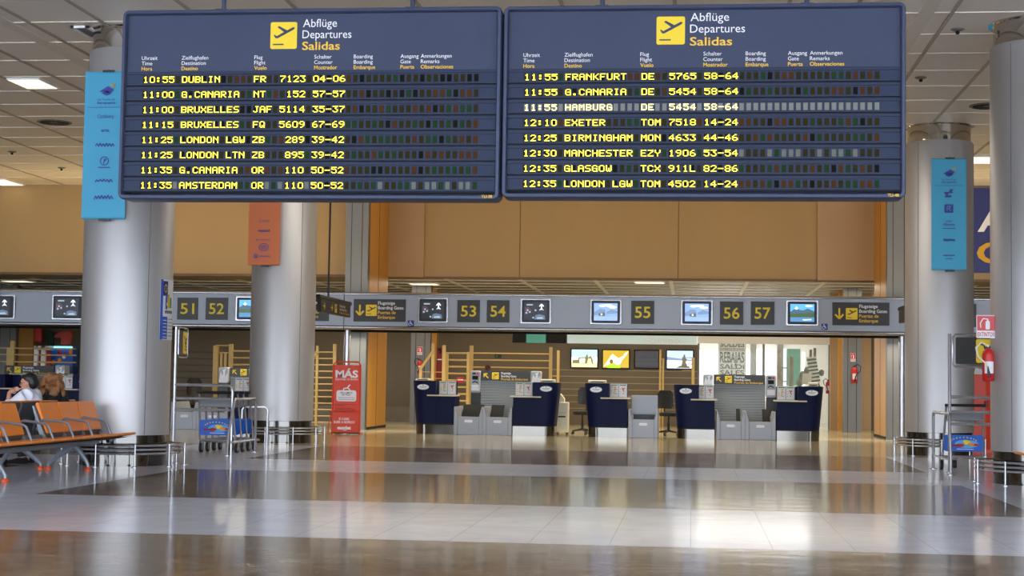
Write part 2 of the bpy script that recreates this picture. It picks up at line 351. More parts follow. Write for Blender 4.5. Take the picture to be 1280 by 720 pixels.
back_pillar(1054, 1077, 42.6, 'grey metal pillar in the background right of the shop window, carrying an extinguisher')
back_pillar(-8, 18, 44.2, 'dark grey pillar at the left photo edge beside the ochre door')

def column(x, y, lab):
    seam = 46 if x < 0 else -45
    t = thing('column', lab, 'column', (x, y, 0))
    b = B(); b.lathe([(.6, .41), (.6, 5.58), (.585, 5.60)], 64); obj('cladding', b, 'steel', t, 40)
    b = B()
    for a in (seam, seam+120, seam+240):
        q = math.radians(a-90); c, s_ = math.cos(q), math.sin(q)
        b.tube([(.6*c, .6*s_, .42), (.6*c, .6*s_, 5.57)], .006, 6)
    obj('seam', b, 'seam', t)
    b = B(); b.lathe([(.575, 0), (.575, .4), (.598, .405), (.598, .412)], 64); obj('base', b, 'mirror', t, 40)
    b = B(); b.lathe([(.56, 5.58), (.56, HZ-.02), (.62, HZ-.01), (.62, HZ)], 64); obj('collar', b, 'collar', t, 40)
    return t
def guard_rail(x, y, lab):
    t = thing('guard_rail', lab, 'guard rail', (x, y, 0), group=None); R = .79
    for z in (.175, .228, .281):
        b = B(); b.tube([(R*math.cos(2*PI*k/48), R*math.sin(2*PI*k/48), z) for k in range(48)], .014, 8, closed=True); obj('rail', b, 'chrome', t)
    for k in range(10):
        a = 2*PI*(k+.35)/10; c, s_ = (R+.028)*math.cos(a), (R+.028)*math.sin(a)
        b = B(); b.tube([(c, s_, 0), (c, s_, .3)], .012, 8); b.lathe([(.045, 0), (.045, .008), (.02, .015)], 12, 0, (c, s_, 0)); obj('post', b, 'chrome', t)
    return t
for x, y, w_ in ((CL, R1Y, 'left foreground column beside the orange seats'), (CL, R2Y, 'left rear column behind the luggage trolleys'),
                 (CR, R2Y, 'right rear column with the blue banner'), (CR, R1Y, 'right foreground column cut by the photo edge')):
    column(x, y, 'round brushed steel column, ' + w_)
    guard_rail(x, y, 'chrome guard rail around the ' + w_)

# ------------------------------------------------------------------ pictograms
def plane_icon(b, x, z, s, y, bgm, fg):
    if bgm is not None: b.rrect(x, x+s, z, z+s, s*.07, y-.004, y, bgm)
    y -= .004; P = lambda pts: [(x+u*s, z+v*s) for u, v in pts]
    b.prism(P([(.16, .50), (.22, .50), (.28, .45), (.88, .74), (.90, .80), (.84, .82), (.24, .53), (.15, .56)][:0] or [(.17, .42), (.26, .39), (.88, .72), (.92, .79), (.85, .81), (.24, .48)]), y-.003, y, 'y', fg)
    b.prism(P([(.12, .52), (.17, .53), (.26, .45), (.20, .40)]), y-.004, y, 'y', fg)
    b.prism(P([(.26, .81), (.33, .85), (.66, .67), (.55, .60)]), y-.005, y, 'y', fg)
    b.prism(P([(.42, .50), (.52, .52), (.62, .60), (.55, .58)]), y-.006, y, 'y', fg)
    b.bx(x+.1*s, x+.5*s, y-.003, y, z+.14*s, z+.19*s, fg)
def arrow(b, x, z, s, y, mi, ang):
    c, q = math.cos(ang), math.sin(ang); R = lambda u, v: (x+(u*c-v*q)*s, z+(u*q+v*c)*s)
    b.stroke([R(0, -.5), R(0, .42)], s*.15, y, mi); b.stroke([R(-.36, .06), R(0, .45), R(.36, .06)], s*.15, y, mi)

# ================================================================== THE DEPARTURE BOARDS
FONT = {'0': '69999996', '1': '2', }
GL = dict(zip("0123456789ABCDEFGHIKLMNOQRSTUWXYZ:.-VJP", [
 "0E11111111110E", "040C0404040 40E".replace(' ', ''), "0E11010204081F", "1F02040201110E", "02060A121F0202", "1F101E0101110E", "0608101E11110E", "1F010204080808", "0E11110E11110E", "0E11110F01020C",
 "0E11111F111111", "1E11111E11111E", "0E11101010110E", "1E11111111111E", "1F10101E10101F", "1F10101E101010", "0E11101711110F", "1111111F111111", "0E04040404040E", "11121418141211", "1010101010101F", "111B1515111111", "11191513111111",
 "0E11111111110E", "0E11111115120D", "1E11111E141211", "0F10100E01011E", "1F040404040404", "1111111111110E", "1111111515150A", "11110A040A1111", "1111110A040404", "1F01020408101F", "000C0C000C0C00", "00000000000C0C", "0000001F000000", "11111111110A04", "0702020202120C", "1E11111E101010"]))
def led_text(b, s, x, z0, pitch, h, y, mi):
    d = h/7; dx = pitch*.80/5
    for i, ch in enumerate(s):
        if ch == ' ': continue
        g = GL[ch]
        for r in range(7):
            v = int(g[2*r:2*r+2], 16); run = None
            for c in range(6):
                on = c < 5 and (v >> (4-c)) & 1
                if on and run is None: run = c
                if not on and run is not None:
                    xa, xb = x+i*pitch+run*dx, x+i*pitch+c*dx; b.faces([(xa, y, z0+h-(r+1)*d), (xb+dx*.12, y, z0+h-(r+1)*d), (xb+dx*.12, y, z0+h-r*d), (xa, y, z0+h-r*d)], [(0, 1, 2, 3)], mi); run = None
BY = 17.0
def board(lab, X0, X1, Z0, Z1, rows, px, xcols, icon_px, head, xt0, xt1, tagtxt, pale, rods):
    t = thing('departures_board', lab, 'departures board', ((X0+X1)/2, BY, Z0)); w = (X1-X0)/2; h = Z1-Z0; ox = (X0+X1)/2
    lx = lambda p, y=100: W(p, y, BY)[0]-ox
    b = B(); fr = .075
    ring = lambda i, y: [(x, y, z) for x, z in rr(-w+i, w-i, i, h-i, max(.012, .07-i))]
    def rr(x0, x1, z0, z1, r):
        p = []
        for cx, cz, a in ((x1-r, z1-r, 0), (x0+r, z1-r, 90), (x0+r, z0+r, 180), (x1-r, z0+r, 270)):
            for k in range(6): q = math.radians(a+18*k); p.append((cx+r*math.cos(q), cz+r*math.sin(q)))
        return p
    b.loft([ring(.0, .3), ring(0, .0), ring(.012, -.03), ring(fr*.55, -.035), ring(fr*.7, -.012), ring(fr*.72, .06), ring(fr*.7, .28)], 0)
    obj('frame', b, 'frame', t, 30)
    zr0 = .08; zh = W(400, 87.6, BY)[1]-Z0 if True else 0
    b = B(); b.bx(-w+.055, w-.055, .03, .06, zh, h-.055, 0); obj('header_panel', b, 'boardface', t, 0)
    n = len(rows); ph = (zh-zr0)/n; pitch = (xt1-xt0)/51; xs = xt0-ox
    for i, s in enumerate(rows):
        z1 = zh-i*ph; z0 = z1-ph; cz = z1-ph*.55; ch = ph*.47
        r = B(); r.bx(-w+.055, w-.055, .02, .06, z0+.012, z1-.004, 0); r.bx(-w+.055, w-.055, .0, .03, z1-.036, z1-.014, 0); r.bx(-w+.055, w-.055, .004, .03, z0+.012, z0+.026, 0)
        r.bx(-w+.055, w-.055, .04, .06, z0, z0+.012, 1)
        ro = obj('display_row', r, ['rowbar', 'gap'], t, 0)
        c = B()
        for k in range(51):
            xa = xs+k*pitch+pitch*.06
            lit = k < len(s) and s[k] != ' '
            mi = 4 if (pale[i] == 2) else (random.choice((5, 5, 0, 1)) if pale[i] == 1 and not lit else (3 if lit else random.choice((0, 0, 0, 0, 3, 1, 2, 2, 0, 1))))
            c.bx(xa, xa+pitch*.64, .014, .02, cz-ch/2, cz+ch/2, mi)
        obj('character_cells', c, ['cellA', 'cellB', 'cellC', 'cellD', 'cellP', 'cellG'], ro, 0)
        c = B(); led_text(c, s, xs+pitch*.05, cz-ch/2+.004, pitch, ch-.008, .012, 0); obj('characters', c, 'ledpale' if pale[i] == 2 else 'led', ro, 0)
    b = B(); zc = lambda y: W(400, y, BY)[1]-Z0
    for x, a, d, e, wd_ in xcols:
        for k, (s, y) in enumerate(((a, 72.6), (d, 79.3), (e, 86))): b.text(s, lx(x), zc(y), .041, .03, 1 if k == 2 else 0, bold=.012 if k == 2 else 0, w=None)
    obj('column_headings', b, ['white', 'yellow'], t, 0)
    b = B(); ix, iy0, iy1 = icon_px; x0 = lx(ix); zb = W(ix+17, iy1, BY)[1]-Z0; zt = W(ix+17, iy0, BY)[1]-Z0
    plane_icon(b, x0, zb, zt-zb, .03, 0, 1); obj('pictogram', b, ['icon', 'boardface'], t, 0)
    b = B()
    for (s, hx0, hx1, y, cap) in head: b.text(s, lx(hx0), W(hx0+20, y, BY)[1]-Z0, cap, .03, 1 if s == 'Salidas' else 0, w=(hx1-hx0)/118.5, bold=.012 if s == 'Salidas' else 0)
    obj('heading', b, ['white', 'yellow'], t, 0)
    b = B(); b.text(tagtxt, w-.075, .018, .03, -.036, 0, align='r', bold=.02); obj('unit_number', b, 'yellow', t, 0)
    for p in rods:
        x = lx(p, 5); b = B(); b.tube([(x, .15, h), (x, .15, HZ-Z0)], .026, 10); b.bx(x-.07, x+.07, .06, .24, h, h+.02); obj('hanger_rod', b, 'frame', t)
    return t
cols = lambda ps: [(p, *s, 0) for p, s in zip(ps, (('Uhrzeit', 'Time', 'Hora'), ('Zielflughafen', 'Destination', 'Destino'), ('Flug', 'Flight', 'Vuelo'), ('Schalter', 'Counter', 'Mostrador'), ('Boarding', 'Boarding', 'Embarque'), ('Ausgang', 'Gate', 'Puerta'), ('Anmerkungen', 'Remarks', 'Observaciones')))]
row = lambda a, d, f, n, c: '%-6s%-11s%-3s %4s %s' % (a, d, f, n, c)
board('left departures board in dark blue frame, first row 10:55 Dublin', -6.325, -2.075, 3.145, 5.255,
      [row(*r) for r in (('10:55', 'DUBLIN', 'FR', '7123', '04-06'), ('11:00', 'G.CANARIA', 'NT', '152', '57-57'), ('11:00', 'BRUXELLES', 'JAF', '5114', '35-37'), ('11:15', 'BRUXELLES', 'FQ', '5609', '67-69'),
       ('11:25', 'LONDON LGW', 'ZB', '289', '39-42'), ('11:25', 'LONDON LTN', 'ZB', '895', '39-42'), ('11:35', 'G.CANARIA', 'OR', '110', '50-52'), ('11:35', 'AMSTERDAM', 'OR', '110', '50-52'))],
      None, cols((175.5, 225.5, 316.5, 391.5, 441, 499.5, 525)), (336, 27, 60.5), [('Abflüge', 376.5, 421.5, 33, .088), ('Departures', 376, 441, 47, .088), ('Salidas', 376, 426, 61.5, .088)],
      W(176.5, 155, BY)[0], W(599.5, 155, BY)[0], 'TLI-38', [0, 0, 0, 0, 0, 0, 0, 1], (275, 513))
board('right departures board in dark blue frame, first row 11:55 Frankfurt', -2.055, 2.205, 3.168, 5.25,
      [row(*r) for r in (('11:55', 'FRANKFURT', 'DE', '5765', '58-64'), ('11:55', 'G.CANARIA', 'DE', '5454', '58-64'), ('11:55', 'HAMBURG', 'DE', '5454', '58-64'), ('12:10', 'EXETER', 'TOM', '7518', '14-24'),
       ('12:25', 'BIRMINGHAM', 'MON', '4633', '44-46'), ('12:30', 'MANCHESTER', 'EZY', '1906', '53-54'), ('12:35', 'GLASGOW', 'TCX', '911L', '82-86'), ('12:35', 'LONDON LGW', 'TOM', '4502', '14-24'))],
      None, cols((653.5, 705, 800, 879, 932, 985, 1012.5)), (820, 20, 55), [('Abflüge', 862.5, 911, 25.5, .088), ('Departures', 862, 931, 40, .088), ('Salidas', 862, 915, 56, .088)],
      W(654, 155, BY)[0], W(1102, 150, BY)[0], 'TLI-48', [0, 0, 2, 0, 0, 1, 0, 0], (752, 1010))

# ================================================================== THE FASCIA OVER THE DESKS
FY = 35.5
def fascia(lab, x0, x1):
    t = thing('check_in_fascia', lab, 'fascia', ((x0+x1)/2, FY, 2.33)); w = (x1-x0)/2
    b = B(); b.bx(-w, w, 0, .8, .07, .77); obj('panel', b, 'fascia', t, 0)
    b = B(); b.tube([(-w, .046, .79), (w, .046, .79)], .045, 12); obj('top_trim', b, 'fasciachrome', t)
    b = B(); b.tube([(-w, .051, .035), (w, .051, .035)], .05, 12); obj('bottom_trim', b, 'fasciachrome', t)
    b = B(); b.bx(-w, w, .05, .75, 0, .06, 0); b.bx(-w, w, .76, .86, -.05, .1, 1); obj('underside', b, ['black', 'greydark'], t, 0)
    return t
xm0, xm1 = W(430, 390, FY)[0], W(1134, 392, FY)[0]
fascia('grey fascia with chrome edges running behind the two left columns', -24, xm0-.01)
fascia('grey fascia with chrome edges above the five central desks', xm0+.01, xm1)
fascia('grey fascia with chrome edges right of the blue-bannered column', 5.3, 22)
for p, lab in ((430, 'chrome post holding up the fascia behind the red stand'), (1129.5, 'chrome post holding up the fascia left of the right rear column')):
    x = W(p, 450, FY)[0]; b = B(); b.lathe([(.07, 0), (.07, 2.31)], 20); b.lathe([(.12, 0), (.12, .03), (.07, .05)], 20)
    tag(obj('support_post', b, 'chrome', loc=(x, FY+.3, 0)), lab, 'post')
def flat(name, lab, cat, p0, p1, y0, y1, Y, dep=.03, group=None):
    ym, xm = (y0+y1)/2, (p0+p1)/2
    x0, x1 = W(p0, ym, Y)[0], W(p1, ym, Y)[0]; z1, z0 = W(xm, y0, Y)[1], W(xm, y1, Y)[1]
    t = thing(name, lab, cat, ((x0+x1)/2, Y, (z0+z1)/2), group=group); return t, (x1-x0)/2, (z1-z0)/2
for n, p0, p1, y0, y1 in (('51', 221.5, 247, 372, 399.5), ('52', 257, 284.4, 372, 399.7), ('53', 571.6, 599.7, 375, 402.8), ('54', 608.6, 636.6, 375.2, 403), ('55', 789, 817.6, 376, 404.8), ('56', 900, 929, 377, 405.8), ('57', 938.6, 967.9, 377, 405.8)):
    t, w, h = flat('desk_number_sign', 'square dark desk sign on the fascia with yellow number %s' % n, 'number sign', p0, p1, y0, y1, FY-.03, group='desk number signs')
    b = B(); b.bx(-w, w, 0, .03, -h, h); obj('plate', b, 'sign', t, 0, .004)
    b = B(); b.text(n, 0, -h*.47, h*.94, 0, 0, w=w*1.36, bold=.012, align='c'); obj('number', b, mat('number_yellow', 'e6cc1c', .5), t, 0)
# monitors in the fascia
def monitor(lab, p0, p1, y0, y1, kind):
    t, w, h = flat('monitor', lab, 'monitor', p0, p1, y0, y1, FY-.05)
    b = B(); b.rrect(-w, w, -h, h, .02, 0, .05); obj('surround', b, 'chrome', t, 30, .004)
    b = B(); b.rrect(-w*.9, w*.9, -h*.9, h*.9, .03, -.03, 0); b.bx(-w*.15, w*.15, -.033, -.03, -h*.86, -h*.8, 1); obj('casing', b, ['black', 'greydark'], t, 30, .004)
    sw, sh = w*.74, h*.7; b = B(); b.bx(-sw, sw, -.034, -.03, -sh, sh, 0); P = lambda q: [(u*sw, v*sh) for u, v in q]; y = -.034
    if kind == 'night':
        ms = [screen('scr_night', '17181f', .6), screen('scr_white', 'dfe9f5', .9), screen('scr_plum', '4a3038', .6), screen('scr_grey', '566a80', .6), screen('scr_pale', '8fa3b8', .7)]
        arrow(b, sw*.52, sh*.5, sh*.7, y, 1, 0); b.stroke(P([(.52, .35), (.35, .1)]), .012, y, 1); b.stroke(P([(.52, .35), (.7, .1)]), .012, y, 1)
        b.prism(P([(-.95, .45), (-.6, .5), (-.35, .1), (-.5, -.25), (-.95, -.4)]), y-.001, y, 'y', 2); b.prism(P([(-.1, -.95), (.0, -.45), (.35, -.35), (.8, -.5), (.85, -.95)]), y-.001, y, 'y', 3)
        b.prism(P([(.1, -.9), (.15, -.7), (.6, -.65), (.7, -.9)]), y-.002, y, 'y', 4); b.bx(-sw*.8, -sw*.25, y-.001, y, sh*.65, sh*.8, 4)
        for u, v in ((-.7, .1), (-.5, -.1), (-.8, -.2), (.0, .1), (-.2, -.75)): b.disc(u*sw, v*sh, .02, .02, y, 4)
    elif kind == 'peak':
        ms = [screen('scr_sky', '5aa6ea', .8), screen('scr_white', 'dfe9f5', .9), screen('scr_slate', '3e5c74', .7), screen('scr_green', '3c5a2a', .6), screen('scr_lake', '4f86b8', .7)]
        b.prism(P([(-1, .1), (-.75, .35), (-.48, .75), (-.25, .35), (.1, .3), (.45, .5), (1, .2), (1, -.3), (-1, -.3)]), y-.001, y, 'y', 2)
        b.prism(P([(-.66, .45), (-.48, .75), (-.33, .48), (-.45, .35)]), y-.002, y, 'y', 1); b.prism(P([(-1, -.1), (1, .02), (1, -.5), (-1, -.5)]), y-.002, y, 'y', 3)
        b.prism(P([(-1, -.5), (1, -.5), (1, -1), (-1, -1)]), y-.002, y, 'y', 4); b.disc(.55*sw, .78*sh, .08, .02, y, 1); b.prism(P([(0, -.75), (.7, -.68), (.8, -.8), (.1, -.85)]), y-.003, y, 'y', 1)
    else:
        ms = [screen('scr_haze', '7d9fe6', .8), screen('scr_white', 'dfe9f5', .9), screen('scr_hill', '6f86a6', .7), screen('scr_rock', '55604a', .6), screen('scr_sea', '8aa6e0', .8)]
        b.prism(P([(-1, -.05), (-.5, .35), (-.05, .3), (.0, -.35), (-1, -.4)]), y-.001, y, 'y', 2); b.prism(P([(-.6, -.2), (-.1, -.05), (-.05, -.5), (-.6, -.45)]), y-.002, y, 'y', 3)
        b.prism(P([(.05, .0), (.5, .3), (1, .1), (1, -.15), (.05, -.25)]), y-.002, y, 'y', 2); b.prism(P([(-1, -.6), (1, -.5), (1, -1), (-1, -1)]), y-.001, y, 'y', 4)
        for u, v, a in ((.2, .75, .1), (-.3, .7, .07), (.6, .55, .09)): b.disc(u*sw, v*sh, a, .025, y, 1)
        b.disc(-.35*sw, -.28*sh, .02, .02, y-.003, 1)
    obj('screen', b, ms, t, 0); return t
for a in (('monitor at the far left photo edge showing a dark picture with white arrow', -21, 18.5, 368.5, 398.5, 'night'), ('monitor left of the foreground column showing dark picture with white arrow', 65, 104, 368.5, 399.5, 'night'),
          ('monitor showing a mountain, half hidden by the left rear column', 294.5, 333, 370.5, 401, 'peak'), ('monitor left of number 53 showing a dark picture with white arrow', 522.5, 560, 372.3, 403.3, 'night'),
          ('monitor right of number 54 showing a dark picture with white arrow', 650.5, 688.8, 373.5, 404.5, 'night'), ('monitor showing a pale blue coast, left of number fifty-five', 737.5, 777, 374.5, 405.5, 'coast'),
          ('monitor showing a pale blue coast, left of number fifty-six', 851, 891, 375, 406.5, 'coast'), ('monitor right of number 57 showing a snowy peak over a lake', 982.5, 1023, 375.5, 407, 'peak')): monitor(*a)
# boarding gate signs
def gate_sign(lab, p0, p1, y0, y1, Y=FY-.03):
    t, w, h = flat('boarding_gates_sign', lab, 'sign', p0, p1, y0, y1, Y)
    b = B(); b.bx(-w, w, 0, .03, -h, h); obj('plate', b, 'sign', t, 0, .004)
    b = B(); arrow(b, -w*.76, 0, h*.98, 0, 0, PI); plane_icon(b, -w*.53, -h*.5, h, 0, 0, 2)
    obj('pictogram', b, ['icon', 'icon', 'sign'], t, 0)
    b = B()
    for k, s in enumerate(('Flugsteige', 'Boarding Gates', 'Puertas de', 'Embarque')): b.text(s, -w*.06, h*.52-k*h*.42, h*.28, 0, int(k > 1), w=w*(.65, .98, .68, .66)[k], bold=.012)
    obj('lettering', b, ['white', 'yellow'], t, 0)
gate_sign('black boarding gates sign at the left end of the central fascia', 442, 507, 374, 402)
gate_sign('black boarding gates sign at the right end of the central fascia', 1040.6, 1111.8, 378, 406.7)
gate_sign('black boarding gates sign mostly hidden behind the left rear column', 346, 411, 373, 401)
gate_sign('black boarding gates sign mostly hidden behind the right rear column', 1149, 1220.5, 379.5, 408.5)
for p, q, lab in ((513.5, 404.3, 'small blue wheelchair sticker on the fascia left of number 53'), (1030.7, 408.5, 'small blue wheelchair sticker on the fascia right of number 57')):
    t, w, h = flat('wheelchair_sticker', lab, 'sticker', p-3.9, p+3.9, q-3.9, q+3.9, FY-.012)
    b = B(); b.bx(-w, w, 0, .012, -h, h, 0); obj('plate', b, 'handicap', t, 0)
    b = B(); b.disc(-.015, .045, .012, .012, 0, 0); b.stroke([(-.012, .03), (-.008, -.005), (.022, -.005), (.034, -.04)], .012, 0, 0)
    b.stroke([(-.022+.03*math.cos(a), -.018+.03*math.sin(a)) for a in [math.radians(110+26*k) for k in range(9)]], .009, 0, 0); b.stroke([(-.01, .015), (.018, .015)], .009, 0, 0); obj('pictogram', b, 'white', t, 0)

# ================================================================== CHECK-IN DESKS
DY = 35.4
NOTICE = []
def outline(xo, wt, dep, R, ins=0):
    p = [(wt, ins), (xo+ins+R, ins)]
    for k in range(1, 9): a = PI/2*k/8; p.append((xo+ins+R-R*math.sin(a), ins+R-R*math.cos(a)))
    return p + [(xo+ins, dep), (wt, dep)]
def desk(lab, p0, p1, side, Y=DY, h=1.17):
    x0, x1 = W(p0, 510, Y)[0], W(p1, 510, Y)[0]; w = x1-x0; m = side
    t = thing('check_in_desk', lab, 'check-in desk', ((x0+x1)/2, Y, 0)); wt = .56
    X = lambda x: (x-w/2)*m                      # side=1: tall end on the left
    R_ = lambda o, z: [(X(a), c, z) for a, c in o]
    b = B(); b.loft([R_(outline(.085, wt, .8, .26), .245), R_(outline(0, wt, .8, .3), h)], 0); obj('counter_body', b, 'navy', t, 40)
    b = B(); b.loft([R_(outline(.01, wt+.0, .8, .29, 0), h), R_(outline(.01, wt, .8, .29), h+.015)], 0); obj('counter_top', b, 'greydark', t, 40)
    b = B(); xa, xb = sorted((X(wt), X(w-.03))); b.bx(xa, xb, .02, .8, .245, .845); obj('front_panel', b, 'navy', t, 0)
    b = B(); b.bx(xa, xb, .42, .47, .87, h); obj('back_panel', b, 'navy', t, 0)
    b = B(); xa, xb = sorted((X(wt-.18), X(w+.03))); b.bx(xa, xb, -.14, .42, .845, .875); obj('ledge', b, 'cream', t, 0, .006)
    b = B(); b.loft([R_(outline(.075, w-.03, .8, .26, .012), .21), R_(outline(.075, w-.03, .8, .26, .012), .245)], 0); obj('shadow_gap', b, 'gap', t, 0)
    b = B(); b.loft([R_(outline(.09, w-.03, .8, .26), 0), R_(outline(.085, w-.03, .8, .26), .21)], 0); obj('kickplate', b, 'kick', t, 40)
    b = B(); bx_ = X(.27); b.disc(bx_, 1.045, .135, .062, -.005, 0, n=28); b.disc(bx_, 1.045, .118, .05, -.009, 1, n=28); b.disc(bx_, 1.085, .012, .012, -.012, 2, n=8)
    b.stroke([(bx_-.085, 1.05), (bx_+.085, 1.05)], .016, -.012, 3); b.stroke([(bx_-.06, 1.024), (bx_+.06, 1.024)], .01, -.012, 3); obj('badge', b, ['badge', 'white', 'handicap', 'fascia'], t, 0)
    return t, X, w, Y, x0, x1
def notices(lab, d):
    t_, X, w, Y, x0, x1 = d
    xa, xb = sorted((X(w-.43), X(w-.04))); t = thing('notice_holder', lab, 'notice holder', ((x0+x1)/2+(xa+xb)/2, Y+.3, .875)); hw = (xb-xa)/2
    b = B(); b.bx(-hw, hw, .01, .025, .0, .31); b.bx(-hw, hw, -.05, .05, 0, .006); obj('holder', b, 'grey', t, 0)
    for s_ in (-1, 1):
        b = B(); a = -hw+.015 if s_ < 0 else .01; c = -.01 if s_ < 0 else hw-.015
        b.bx(a, c, 0, .01, .015, .3, 0); b.bx(a+.015, c-.015, -.003, 0, .265, .285, 1)
        rnd = random.Random(5)
        if s_ < 0:
            for k in range(9): b.disc(a+(c-a)*(.15+.7*rnd.random()), .06+.18*rnd.random(), .013, .013, 0, 2, n=8)
            for k in range(4): b.bx(a+(c-a)*.5, a+(c-a)*.72, -.003, 0, .08+.045*k, .1+.045*k, 2 if k % 2 else 5)
        else:
            b.stroke([(a+(c-a)*.4, .22), (a+(c-a)*.55, .17), (a+(c-a)*.72, .22)], .02, 0, 3); b.stroke([(a+(c-a)*.5, .16), (a+(c-a)*.7, .13)], .018, 0, 3); b.disc((a+c)/2+.01, .09, .012, .012, 0, 3, n=8)
            for k in range(3): b.bx(a+.02, a+.05, -.003, 0, .08+.05*k, .09+.05*k, 5)
        obj('notice', b, ['paper', 'green', 'dotyellow', 'red', 'ink', 'fascia'], t, 0)
specs = ((513.5, 569.5, 1, 'navy check-in desk under number 53, beige box on top, left of two baggage scales'), (639.5, 697.5, -1, 'navy check-in desk under the monitor right of 54, right of two baggage scales'), (729.5, 785.5, 1, 'navy check-in desk standing under the monitor left of number 55'),
         (841.5, 895, 1, 'navy check-in desk left of the right-hand ribbed grey shutter'), (969.5, 1030.5, -1, 'rightmost navy check-in desk, in front of the bright shop window'))
wheres = ('leftmost desk of the central bay', 'desk beside the beige printer cabinet', 'middle navy desk', 'desk left of the right-hand shutter', 'rightmost desk')
for (p0, p1, s_, lab), w_ in zip(specs, wheres): notices('holder with two white notices on the ledge of the ' + w_, desk(lab, p0, p1, s_))
# desks of the neighbouring bay, left of the foreground column
d = desk('dark navy check-in desk behind the seated man, at the left photo edge', -24, 36, 1); d2 = desk('dark navy check-in desk just left of the foreground column', 62, 119, -1); notices('holder with two white notices beside the foreground column', d2)
# desk seen between the left columns
d3 = desk('dark check-in desk half hidden by the left rear column', 286, 342, -1); notices('holder with two white notices left of the rear column', d3)

# baggage scales between the desks
def scale(lab, p0, p1, stop, plate=False, Y=DY):
    x0, x1 = W(p0, 530, Y)[0], W(p1, 530, Y)[0]; w = (x1-x0)/2; t = thing('baggage_scale', lab, 'baggage scale', ((x0+x1)/2, Y, 0))
    b = B(); b.bx(-w+.06, w-.06, 0, .04, 0, .4, 0); b.bx(-w+.06, w-.06, .04, 1.2, 0, .06, 0); obj('front_panel', b, 'grey', t, 0, .006)
    b = B(); b.rrect(-.09, .09, .27, .33, .02, -.008, 0); obj('label_plate', b, 'white', t, 0)
    for s_ in (-1, 1):
        b = B(); b.prism([(s_*w, 0), (s_*w, .62), (s_*(w-.025), .62), (s_*(w-.085), .4), (s_*(w-.085), 0)], -.05, 1.2, 'y'); obj('side_cheek', b, 'grey', t, 0, .008)
    b = B(); b.bx(-w+.09, w-.09, .05, 1.2, .36, .39); obj('belt', b, 'black', t, 0)
    if plate:
        b = B(); b.bx(-w+.04, w-.02, .5, .56, .5, .93); obj('weighing_panel', b, 'grey', t, 0, .01)
        b = B(); b.bx(-w+.09, w-.09, .45, .5, .4, .5); obj('slot', b, 'black', t, 0)
    if stop:
        a, c = stop; xa, xb = -w+.09+(2*w-.18)*a, -w+.09+(2*w-.18)*c
        b = B(); b.prism([(.55, .39), (.6, .39), (.95, .66), (.9, .66)], xa, xb, 'x'); obj('flap', b, 'greydark', t, 0)
scale('grey baggage scale right of the leftmost central desk, dark flap across it', 567.5, 603.5, (0, 1))
scale('grey baggage scale left of the desk with printer cabinet, half-width flap', 603.5, 640, (0, .6))
scale('grey baggage scale with upright panel, right of the middle navy desk', 785.5, 822.5, None, True)
scale('grey baggage scale in front of the right-hand shutter, left of the pair', 895.5, 931.5, (.8, 1))
scale('grey baggage scale in front of the right-hand shutter, right of the pair', 931.5, 969.5, (.65, 1))
scale('grey baggage scale behind the luggage trolleys, next to the foreground column', 214, 246, None)
scale('grey baggage scale behind the luggage trolleys, nearer the rear column', 246, 285, None)

# ribbed shutters with their signs, between the desks
def shutter(lab, p0, p1, y0, y1, Y, taper=0):
    t, w, h = flat('ribbed_shutter', lab, 'shutter', p0, p1, y0, y1, Y); zb = t.location.z
    n = 24; b = B()
    for k in range(n):
        z1 = h-2*h*k/n; z0 = z1-2*h/n*.72; ww = w*(1-taper*k/n); b.bx(-ww, ww, 0, .02, z0, z1)
    b.bx(-w, w, .02, .05, -h, h, 1); obj('slats', b, ['shutter', 'greydark'], t, 0)
    b = B(); b.bx(-w+.02, -w+.08, .05, .1, -zb, h); b.bx(w-.08, w-.02, .05, .1, -zb, h); obj('legs', b, 'dullmetal', t, 0)
shutter('left ribbed grey shutter behind the pair of scales under 53 and 54', 601, 662.5, 475.5, 523, 36.75); shutter('ribbed grey shutter behind the seated man and woman', 5.5, 67.5, 468.5, 515, 36.75); shutter('ribbed grey shutter mostly hidden by the left rear column', 287.5, 349, 471.5, 515, 36.75); shutter('right ribbed grey shutter between two navy desks, below a boarding sign', 892, 956.5, 480, 527, 36.75)
def small_sign(lab, p0, p1, y0, y1, Y=36.7):
    t, w, h = flat('boarding_gates_sign', lab, 'sign', p0, p1, y0, y1, Y)
    b = B(); b.bx(-w, w, 0, .04, -h, h); obj('plate', b, 'sign', t, 0)
    b = B(); arrow(b, -w+h*1.1, 0, h*1.35, 0, 0, PI/4); plane_icon(b, -w+h*2.35, -h*.72, h*1.45, 0, 0, 1); obj('pictogram', b, ['icon', 'sign'], t, 0)
    b = B()
    for k, s in enumerate(('Flugsteige', 'Boarding Gates', 'Puertas de Embarque')): b.text(s, -w+h*4.3, h*.38-k*h*.62, h*.42, 0, int(k > 1), w=(2*w-h*4.6)*(.36, .56, 1)[k]*.98, bold=.012)
    obj('lettering', b, ['white', 'yellow'], t, 0)
small_sign('black boarding gates sign on top of the left ribbed shutter', 601, 662.5, 464, 476); small_sign('black boarding gates sign on top of the right ribbed shutter', 892, 956.5, 468.5, 480.5)
small_sign('black boarding gates sign behind the seated man and woman', 5.5, 67.5, 457, 468.3); small_sign('black boarding gates sign half hidden by the left rear column', 287.5, 349, 460, 471.3)
